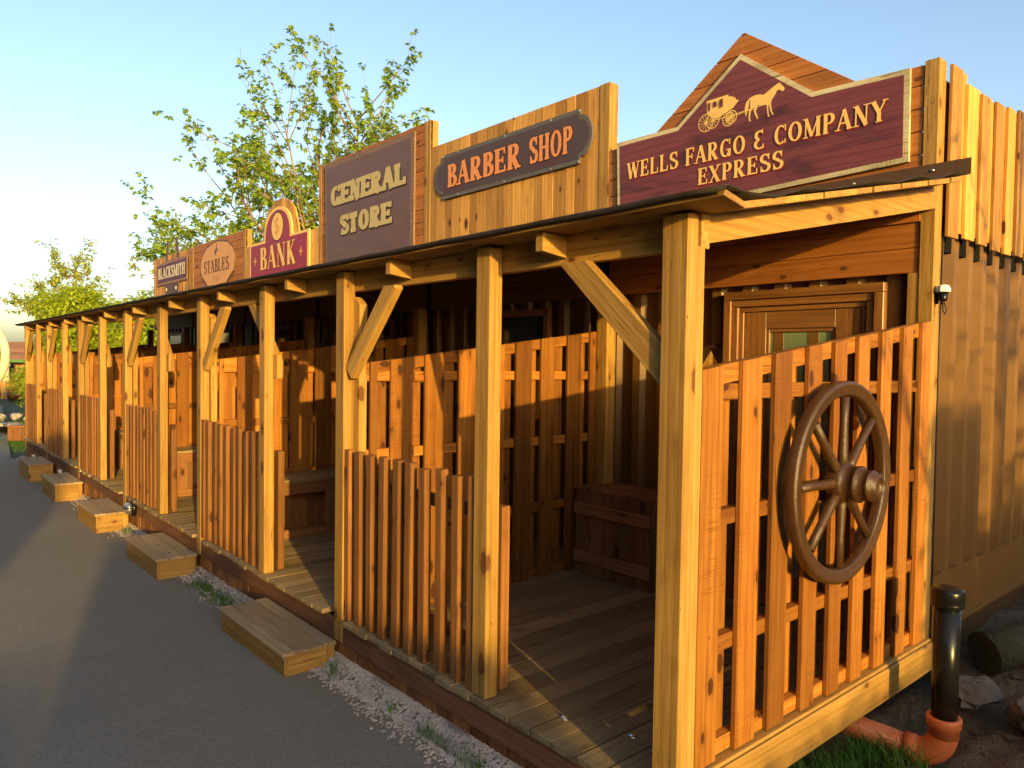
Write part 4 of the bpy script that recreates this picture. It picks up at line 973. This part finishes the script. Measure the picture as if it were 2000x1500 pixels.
# ------------------------------------------------------------------ logs and stones beside the end wall
def rock(name, c, r, mat, sq=0.7):
    m = MB(); n, k = 12, 7; ph = [RND.uniform(0, 6.28) for _ in range(6)]; rows = []
    for j in range(k+1):
        th = math.pi*j/k; row = []
        for i in range(n):
            a = 2*math.pi*i/n; q = 1+0.18*math.sin(2*a+ph[0]+2*th)+0.13*math.sin(3*a+ph[1]-3*th)+0.08*math.sin(5*a+ph[2]+4*th)+RND.uniform(-.05, .05)
            p = (c[0]+r[0]*q*math.sin(th)*math.cos(a), c[1]+r[1]*q*math.sin(th)*math.sin(a), c[2]+r[2]*q*math.cos(th)); row.append(m.vert(p, p, .5))
        rows.append(row)
    for j in range(k):
        for i in range(n): m.face((rows[j][i], rows[j+1][i], rows[j+1][(i+1) % n], rows[j][(i+1) % n]), False)
    return m.build(name, mat)
def log(name, p0, p1, r, mat='mossbark'):
    m = MB(); p0, p1 = Vector(p0), Vector(p1); P = []; Rr = []
    for i in range(9): P.append(p0.lerp(p1, i/8)+Vector((RND.uniform(-.01, .01),)*3)); Rr.append(r*RND.uniform(0.9, 1.08))
    m.tube(P, Rr, 14); return m.build(name, mat)
tag(log('mossy_log', (0.26, 2.62, -0.03), (0.95, 3.9, 0.12), 0.115), 'mossy log lying beside the end wall, behind the black pipe', 'log')
tag(log('weathered_log', (0.55, 4.1, 0.14), (1.7, 5.6, 0.30), 0.17), 'thick dark log at the right edge, lying beyond the mossy log', 'log')
tag(rock('pale_stone', (0.60, 2.30, -0.16), (0.11, 0.14, 0.10), 'lightstone'), 'pale stone just right of the orange elbow', 'stone')
tag(rock('grey_boulder', (0.95, 2.75, -0.05), (0.22, 0.26, 0.13), 'lightstone'), 'flat grey boulder at the right edge below the mossy log', 'stone')
tag(rock('flat_stone', (0.30, 2.32, -0.14), (0.13, 0.16, 0.06), 'lightstone'), 'flat pale stone under the corner, left of the black pipe', 'stone')
tag(rock('earth_lump', (0.85, 3.55, 0.05), (0.20, 0.20, 0.15), 'lightstone'), 'rough cracked lump of stone against the end wall at right', 'stone')
m = MB()
for q in range(260):
    x, y = RND.uniform(0.05, 1.5), RND.uniform(0.15, 3.2); pebble(m, (x, y, hz(x, y)-0.002), RND.uniform(0.006, 0.028), RND.random())
struct(m.build('soil_clods', 'earth'), 'stuff')
def blades(m, cx, cy, zf, n, spread, h):
    for _ in range(n):
        x, y = cx+RND.gauss(0, spread), cy+RND.gauss(0, spread); z = zf(x, y); a = RND.uniform(0, 6.28); hh = h*RND.uniform(0.4, 1.1); w = RND.uniform(0.0018, 0.0035); ln = RND.uniform(0.2, 0.9)*hh; t = RND.random()
        dx, dy = math.cos(a), math.sin(a); P = []
        for s, q in ((0, 1), (0.5, 0.8), (1, 0.0)):
            bx_, by_, bz = x+dx*ln*s*s, y+dy*ln*s*s, z+hh*(s-0.25*s*s); P.append(((bx_-dy*w*q, by_+dx*w*q, bz), (bx_+dy*w*q, by_-dx*w*q, bz)))
        i = [m.vert(p, p, t) for pr in P for p in pr]
        m.face((i[0], i[1], i[3], i[2])); m.face((i[2], i[3], i[5], i[4]))
m = MB()
for cx, cy in ((0.10, 1.30), (0.12, 1.42), (0.15, 1.52), (0.19, 1.60), (0.08, 1.18), (0.05, 1.05), (0.24, 1.55), (0.13, 1.20), (0.30, 1.45), (0.02, 0.85)): blades(m, cx, cy, lambda x, y: hz(x, y)-0.01, 95, 0.06, 0.17)
for cx in (-4.25, -4.38, -4.5, -4.62, -4.1, -3.95, -3.8, -3.7): blades(m, cx, -0.11, lambda x, y: gz(x), 70, 0.035, 0.085)
for cx in (-2.3, -2.22, -1.3, -1.18, -1.0, -0.9, -0.75, -7.0, -7.15, -1.65): blades(m, cx, -0.08, lambda x, y: gz(x)+0.01, 22, 0.035, 0.09)
struct(m.build('grass_tufts', 'grass'), 'stuff')

# ------------------------------------------------------------------ trees
def leafc(m, p, size, n, droop=0.5, lobes=True):
    for _ in range(n):
        a = RND.uniform(0, 6.28); el = RND.uniform(-1.1, 0.35)-droop*0.3; d = Vector((math.cos(a)*math.cos(el), math.sin(a)*math.cos(el), math.sin(el)))
        s = d.cross(Vector((RND.uniform(-.5, .5), RND.uniform(-.5, .5), 1))).normalized(); q = size*RND.uniform(0.6, 1.25); b = p+d*(q*0.25); t = RND.random()
        if lobes: S_ = ((0, 0), (.35, .42), (.45, .18), (.72, .45), (.7, .15), (1.05, 0), (.7, -.15), (.72, -.45), (.45, -.18), (.35, -.42))
        else: S_ = ((0, 0), (.45, .22), (1, 0), (.45, -.22))
        nn = d.cross(s); ids = [m.vert(b+d*(u*q)+s*(v*q)-nn*(abs(v)*q*0.35), (0, 0, 0), t) for u, v in S_]; m.face(ids)
def grow(wood_m, leaf_m, p, d, L, r, lev, P):
    n = 4; pts = [p]; rr = [r]; q = p; dd = d.copy()
    for i in range(n):
        dd = (dd+Vector((RND.gauss(0, P['wob']), RND.gauss(0, P['wob']), RND.gauss(0, P['wob'])+P['up']))).normalized()
        q = q+dd*(L/n); pts.append(q.copy()); rr.append(max(0.004, r*(1-0.72*(i+1)/n)))
    wood_m.tube(pts, rr, 6 if lev < 2 else 4, lev == 0)
    if lev < P['lev']:
        for k in range(P['kids'][lev]):
            f = RND.uniform(0.25, 1.0) if k else 1.0; i = min(n-1, int(f*n)); b = pts[i].lerp(pts[i+1], f*n-i) if i < n else pts[-1]
            ang = RND.uniform(0, 6.28); t = (pts[i+1]-pts[i]).normalized(); a = t.orthogonal().normalized(); a2 = t.cross(a); sp = RND.uniform(*P['spread'])
            nd = (t*math.cos(sp)+(a*math.cos(ang)+a2*math.sin(ang))*math.sin(sp)).normalized()
            grow(wood_m, leaf_m, b, nd, L*RND.uniform(0.45, 0.75)*P['short'], max(0.004, rr[i]*0.62), lev+1, P)
    if lev >= P['lev']-P.get('leaflev', 0):
        for i in range(1, n+1):
            if RND.random() < P['dens']: leafc(leaf_m, pts[i], P['leaf'], P['ln'], P['droop'], P['lobes'])
def tree(name, label, stems, P, lm, group='trees beyond the shops', base=None):
    base = Vector(base); t = thing(name, label, 'tree', base, group); w = MB(); l = MB()
    for d, L, r in stems: grow(w, l, base+Vector((0, 0, P.get('h0', 0))), Vector(d).normalized(), L, r, 0, P)
    if P.get('h0'): w.tube([base, base+Vector((0, 0, P['h0']+0.1))], [stems[0][2]*1.6, stems[0][2]*1.3], 10)
    w.build('trunk', 'bark', t); l.build('crown', lm, t); return t
# big maple: stems fan out in an open vase; the long ones reach left
rv = Vector((0.649, 0.760, 0)); fv = Vector((-0.760, 0.649, 0))
def dirv(side, up, deep): return rv*side+Vector((0, 0, up))+fv*deep
stems = [(dirv(.02, 1, .05), 7.6, .10), (dirv(.17, 1, -.1), 7.9, .09), (dirv(.30, 1, .1), 7.6, .08), (dirv(-.14, 1, .15), 8.0, .09), (dirv(-.32, 1, -.1), 7.8, .085), (dirv(-.52, 1, .1), 7.4, .08), (dirv(-.80, 1, -.05), 7.0, .075), (dirv(-1.05, 1, .1), 6.2, .07), (dirv(-1.35, 1, 0), 5.3, .06), (dirv(-.95, 1, -.3), 5.4, .06), (dirv(-.2, 1, -.3), 6.6, .07), (dirv(-.65, 1, -.3), 6.2, .07), (dirv(.2, 1, .5), 6.4, .07), (dirv(.1, 1, .3), 7.6, .08), (dirv(-.4, 1, .4), 6.8, .07), (dirv(.42, 1, -.2), 6.4, .06)]
RND.seed(5)
stems = [(d, L*.93, r) for d, L, r in stems]
tree('maple_tree', 'open crowned maple with sparse drooping leaves, rising behind the store and bank signs', stems, dict(wob=.05, up=.035, lev=2, kids=[12, 5], spread=(.35, .9), short=.54, dens=.72, leaf=.175, ln=5, droop=.8, lobes=True, h0=2.2, leaflev=1), 'leaf_maple', base=(-20.4, 9.1, gz(-21)))
RND.seed(9)
tree('young_tree', 'thin pale spring tree above the far left end of the porch roof', [(dirv(-.08, 1, 0), 4.9, .07), (dirv(-.35, 1, .1), 4.2, .06), (dirv(.2, 1, .1), 4.2, .06), (dirv(-.5, 1, .0), 3.6, .05), (dirv(.4, 1, -.1), 3.6, .05), (dirv(.6, 1, -.1), 3.0, .05)], dict(wob=.06, up=.02, lev=2, kids=[10, 5], spread=(.4, 1.0), short=.6, dens=.85, leaf=.22, ln=7, droop=.3, lobes=False, h0=1.3, leaflev=1), 'leaf_thin', base=(-39.5, 5.1, -.8))
def bush(name, label, c, r, n, lm, leaf, trunk=True, group='bushes beyond the porch'):
    c = Vector(c); t = thing(name, label, 'bush', (c.x, c.y, c.z-r[2]), group); w = MB(); l = MB()
    for _ in range(26):
        a = RND.uniform(0, 6.28); q = RND.uniform(0.2, 0.95); e = c+rv*(r[0]*q*math.cos(a))+fv*(r[1]*q*math.sin(a))+Vector((0, 0, r[2]*RND.uniform(-.2, .9)*math.sqrt(1-q*q*.8)))
        w.tube([Vector((c.x, c.y, c.z-r[2]))+rv*RND.uniform(-.3, .3), (Vector((c.x, c.y, c.z-r[2]))+e)/2+Vector((0, 0, .2)), e], [.05, .03, .008], 5)
    cl = []
    for _ in range(60):
        a = RND.uniform(0, 6.28); h = RND.uniform(-.85, 1); q = math.sqrt(max(0, 1-h*h))*RND.uniform(.35, 1.0); cl.append((c+rv*(r[0]*q*math.cos(a))+fv*(r[1]*q*math.sin(a))+Vector((0, 0, r[2]*h)), RND.uniform(.25, .5)*min(r)))
    for _ in range(n):
        p, s = RND.choice(cl); v = Vector((RND.gauss(0, 1), RND.gauss(0, 1), RND.gauss(0, 1))).normalized()*(s*RND.uniform(.5, 1.1)); leafc(l, p+v, leaf, 2, .2, False)
    w.build('stems', 'bark', t); l.build('foliage', lm, t); return t
RND.seed(21)
bush('dense_bush', 'dense bright yellow green bush behind the far end of the porch', (-32.6, 4.0, 1.7), (2.1, 1.6, 2.35), 9000, 'leaf_bush', .23)
bush('dense_bush', 'dense green bush seen through the porch, left of the tong sign', (-29.6, 6.1, 1.5), (2.3, 1.6, 2.1), 8000, 'leaf_bush', .23)
bush('dense_bush', 'low green bush at the foot of the others, behind the last posts', (-30.5, 3.2, .5), (1.6, 1.2, 1.25), 4500, 'leaf_bush', .2)
bush('dense_bush', 'light green bush showing above the tong sign facade', (-27.5, 8.6, 3.9), (2.3, 1.5, 1.9), 3000, 'leaf_bush', .14)
bush('dense_bush', 'low leafy bush peeking over the store sign facade', (-19.0, 11.6, 4.6), (3.2, 1.2, 1.5), 1400, 'leaf_maple', .16)
RND.seed(33)
tree('young_tree', 'thin pale spring tree directly behind the tong sign facade', [(dirv(.0, 1, 0), 5.6, .07), (dirv(-.2, 1, .1), 5.0, .06), (dirv(.3, 1, .1), 5.2, .06), (dirv(-.3, 1, 0), 4.2, .05), (dirv(.55, 1, 0), 5.6, .05), (dirv(.8, 1, 0), 5.0, .05)], dict(wob=.06, up=.02, lev=2, kids=[10, 5], spread=(.4, 1.0), short=.6, dens=.85, leaf=.2, ln=7, droop=.3, lobes=False, h0=1.3, leaflev=1), 'leaf_thin', base=(-31.8, 8.6, -.7))

# ------------------------------------------------------------------ the far end of the path
t = thing('market_hut', 'small timber hut with shingle roof and green trim at the far end of the path', 'hut', (-52, 3.8, -.8))
def rp(s, dp, z): return Vector((-52, 3.8, z))+rv*s+fv*dp
m = MB()
for q in range(26):
    s = -3.2+q*0.25; c = rp(s, 0, .35); m.obox(c, rv, fv, (0, 0, 1), .118, .03, 1.15)
m.obox(rp(0, 2.4, .35), rv, fv, (0, 0, 1), 3.2, .03, 1.15)
m.build('wall', 'hutwall', t)
m = MB()
for q in range(7):
    f = q/6; m.obox(rp(0, -.7+f*1.9, 1.25+f*.95), fv+Vector((0, 0, .5)), (-fv*.5+Vector((0, 0, 1))), rv, .2, .03, 3.7)
m.build('roof', 'tile', t)
m = MB(); m.obox(rp(0, -.92, 1.16), fv, (0, 0, 1), rv, .03, .09, 3.75); m.obox(rp(0, 1.5, 2.26), fv, (0, 0, 1), rv, .05, .07, 3.75); m.build('trim', 'greenpaint', t)
for s in (-1.9, .3, 1.7):
    m = MB(); m.obox(rp(s, -.05, .6), rv, fv, (0, 0, 1), .32, .03, .42); f_ = m.build('window', 'hutwall', t); m = MB(); m.obox(rp(s, -.09, .6), rv, fv, (0, 0, 1), .25, .01, .34); m.build('pane', 'darkglass', f_)
for s in (-1.1, 1.1):
    m = MB(); p = rp(s, -1.6, -.8); m.lathe(p, (0, 0, 1), [(.2, 0), (.17, .2), (.15, 1.6), (.22, 1.7), (.16, 1.9), (0, 2.0)], 16)
    tag(m.build('stone_pillar', 'render'), 'pale round pillar in front of the far hut, %s' % ('left one' if s < 0 else 'right one'), 'pillar', 'pale pillars before the hut')
t = thing('low_picket_fence', 'low brown picket fence beyond the planter at the far end of the path', 'fence', (-45, 3.7, -.8))
m = MB()
for q in range(24): m.obox(Vector((-45, 3.9, -.35))+rv*(-2.2+q*.19), rv, fv, (0, 0, 1), .055, .02, .5)
m.build('pickets', 'feather', t)
m = MB(); m.obox(Vector((-44.95, 3.94, -.1)), fv, (0, 0, 1), rv, .02, .05, 2.3); m.build('rail', 'feather', t)
t = thing('tub_planter', 'dark half barrel planter with a green shrub and red flowers', 'planter', (-43.4, 3.35, -.78))
m = MB(); m.lathe((-43.4, 3.35, -.78), (0, 0, 1), [(.42, 0), (.50, .25), (.52, .42), (.46, .42), (.44, .34), (0, .34)], 22); m.build('tub', 'steel_dark_and_shaded', t)
l = MB()
for _ in range(520): leafc(l, Vector((-43.4, 3.35, .0))+Vector((RND.gauss(0, .25), RND.gauss(0, .25), RND.uniform(-.35, .65))), .13, 2, .2, False)
l.build('shrub', 'leaf_bush', t)
l = MB()
for _ in range(160): leafc(l, Vector((-43.2, 3.35, -.3))+Vector((RND.gauss(0, .28), RND.gauss(0, .28), RND.uniform(-.05, .15))), .08, 2, .2, False)
l.build('flowers', 'flower', t)
t = thing('stone_culvert', 'low stone arch over a dark culvert beside the path', 'stone arch', (-22.2, .6, gz(-22)))
m = MB(); c = Vector((-22.2, .55, gz(-22)-.02)); n = 11
for i in range(n):
    a0, a1 = math.pi*i/n, math.pi*(i+1)/n-.03; pts = []
    for dp in (-.25, .25):
        pts.append([c+rv*(q*1.25*math.cos(a))+Vector((0, 0, q*.72*math.sin(a)))+fv*dp for a, q in ((a0, .30), (a0, .42), (a1, .42), (a1, .30))])
    m.hexa([tuple(p) for p in pts[0]]+[tuple(p) for p in pts[1]], 2)
m.build('arch_stones', 'stone', t, .01)
m = MB(); m.obox(c+fv*.15+Vector((0, 0, .1)), rv, fv, (0, 0, 1), .38, .05, .12); m.build('opening', 'blackmatt', t)  # solid black block stands for the shade inside the arch
for i, (s, z, r) in enumerate(((-.7, .32, .16), (-.35, .42, .13), (.05, .45, .14), (.45, .40, .16), (.75, .25, .17), (-.9, .1, .2))):
    p = c+rv*s+fv*.25+Vector((0, 0, z)); tag(rock('wall_stone', p, (r, r, r*.6), 'stone'), 'loose stone on the bank above the culvert arch', 'stone', 'stones around the culvert')
m = MB(); p = Vector((-19.7, .62, gz(-19.7)+.16))
for q in range(6): m.obox(p+rv*(-.30+q*.115), rv, fv, (0, 0, 1), .055, .12, .17)
m.obox(p+Vector((0, 0, .185)), fv, (0, 0, 1), rv, .15, .015, .36)
tag(m.build('log_trough', 'crate', None, .004), 'low timber trough on grass beyond the porch end', 'trough')
m = MB()
for _ in range(26): blades(m, -19.3+RND.gauss(0, .9), .45+RND.gauss(0, .22), lambda x, y: gz(x)-.05, 120, .22, .13)
for _ in range(10): blades(m, -22.6+RND.gauss(0, .5), 1.1+RND.gauss(0, .2), lambda x, y: gz(x)+.2, 120, .2, .14)
struct(m.build('verge_grass', 'grass'), 'stuff')
t = thing('pale_hoop', 'large pale cream hoop at the left edge beside the path', 'hoop', (-15.0, -2.3, gz(-15)))
hc = Vector((1.66986, -2.11607, 1.58277))+16*(Vector((-0.75974, 0.64947, -0.03135))+Vector((0.6494, 0.7603, 0.014))*((-67-1000)/1453)+Vector((0, 0, 1))*((750-692)/1453))
LOC[t.name] = Vector((hc.x, hc.y, gz(-15))); t.location = LOC[t.name]
m = MB(); m.tube([hc+(rv*math.cos(2*math.pi*i/48)+Vector((0, 0, 1))*math.sin(2*math.pi*i/48))*.86 for i in range(49)], .085, 14, False); m.build('ring', 'hoop', t)
m = MB(); m.tube([(hc.x, hc.y, gz(-15)-.05), hc-Vector((0, 0, .9))], .06, 12); m.build('stand', 'hoop', t)

# ------------------------------------------------------------------ unseen hedges and belts added to shade path and wall, and a tree
def hedge(name, label, x, y0, y1, zt, th=.9, dens=700):  # unseen row, placed and shaped for the shade it casts
    t = thing(name, label, 'hedge', (x, (y0+y1)/2, -.25)); l = MB()
    z0 = -.3
    m = MB(); m.box(x-th/2+.1, x+th/2-.1, y0+.08, y1-.08, z0, zt-.10); m.build('stems', 'blackmatt', t)  # solid black core box behind the leaves, there to block light
    for _ in range(int(dens*(y1-y0))):
        p = Vector((x+RND.choice((-1, 1))*th/2*RND.uniform(.8, 1.05) if RND.random() < .6 else x+RND.uniform(-th/2, th/2), RND.uniform(y0, y1), RND.uniform(z0, zt))); 
        if abs(p.x-x) < th/2*.75: p.z = zt+RND.uniform(-.15, .05)
        leafc(l, p, .08, 2, .1, False)
    l.build('foliage', 'leaf_dark', t); return t
RND.seed(77)
hedge('added_shade_row', 'added low hedge out of view right of the camera, opposite the end panel', 10, -2.95, 8.0, 1.50)
hedge('added_shade_row', 'added medium hedge out of view right of the camera, facing the porch opening', 10, -4.0, -3.0, 1.95)
hedge('added_shade_row', 'added, slightly taller stretch of unseen hedge, right of the dip that lets sun onto the path', 10, -5.15, -4.05, 2.28)
hedge('added_shade_row', 'added stretch of unseen hedge, dipped so that it lets a wedge of sun onto the path', 10, -5.95, -5.2, 1.80)
hedge('added_shade_row', 'added bushy tall hedge outside the right edge, shading the foot of the end wall', 7.5, 0.10, 0.9, 2.45, .9, 1800)
hedge('added_shade_row', 'added tall dark belt of trees beyond the right edge, cutting sky light beside the yard', 14, 6.5, 34, 7.5, 2.0, 160)  # belt added to cut the sky light reaching the end wall
t = thing('added_shade_row', 'added tall dark tree belt across the path, cutting sky light from behind the camera', 'hedge', (-12, -10, -.8)); l = MB(); m = MB()
m.box(-45, 9, -10.8, -9.6, -.9, 6.2); m.build('stems', 'blackmatt', t)  # solid black core of the added belt, holds back sky light
for _ in range(7000):
    x = RND.uniform(-45, 9); q = RND.random(); leafc(l, Vector((x, RND.uniform(-9.7, -9.2), RND.uniform(-.7, 6.3)) if q < .75 else (x, RND.uniform(-10.8, -9.4), RND.uniform(6.0, 7.0))), .3, 2, .1, False)
l.build('foliage', 'leaf_dark', t)
hedge('added_shade_row', 'added bushy lower hedge outside the right edge, shading the end wall', 7.5, 0.95, 6.5, 1.75, .9, 700)
hedge('added_shade_row', 'added tall hedge behind the camera, shading the path', 10, -24, -6.0, 3.75, .9, 350)
tree('young_tree', 'leafy young tree outside the right edge, throwing branch shadows on the end wall', [(dirv(.0, 1, 0), 4.9, .06), (dirv(-.3, 1, .3), 4.5, .05), (dirv(.3, 1, -.3), 4.6, .05), (dirv(.6, 1, .1), 3.2, .045), (dirv(-.6, 1, -.1), 3.2, .045), (dirv(.1, 1, .7), 3.2, .045), (dirv(-.1, 1, -.7), 3.0, .045)], dict(wob=.07, up=.02, lev=2, kids=[7, 4], spread=(.4, 1.0), short=.6, dens=.45, leaf=.10, ln=3, droop=.3, lobes=False, h0=.6, leaflev=1), 'leaf_thin', base=(7.5, 1.25, -.3))
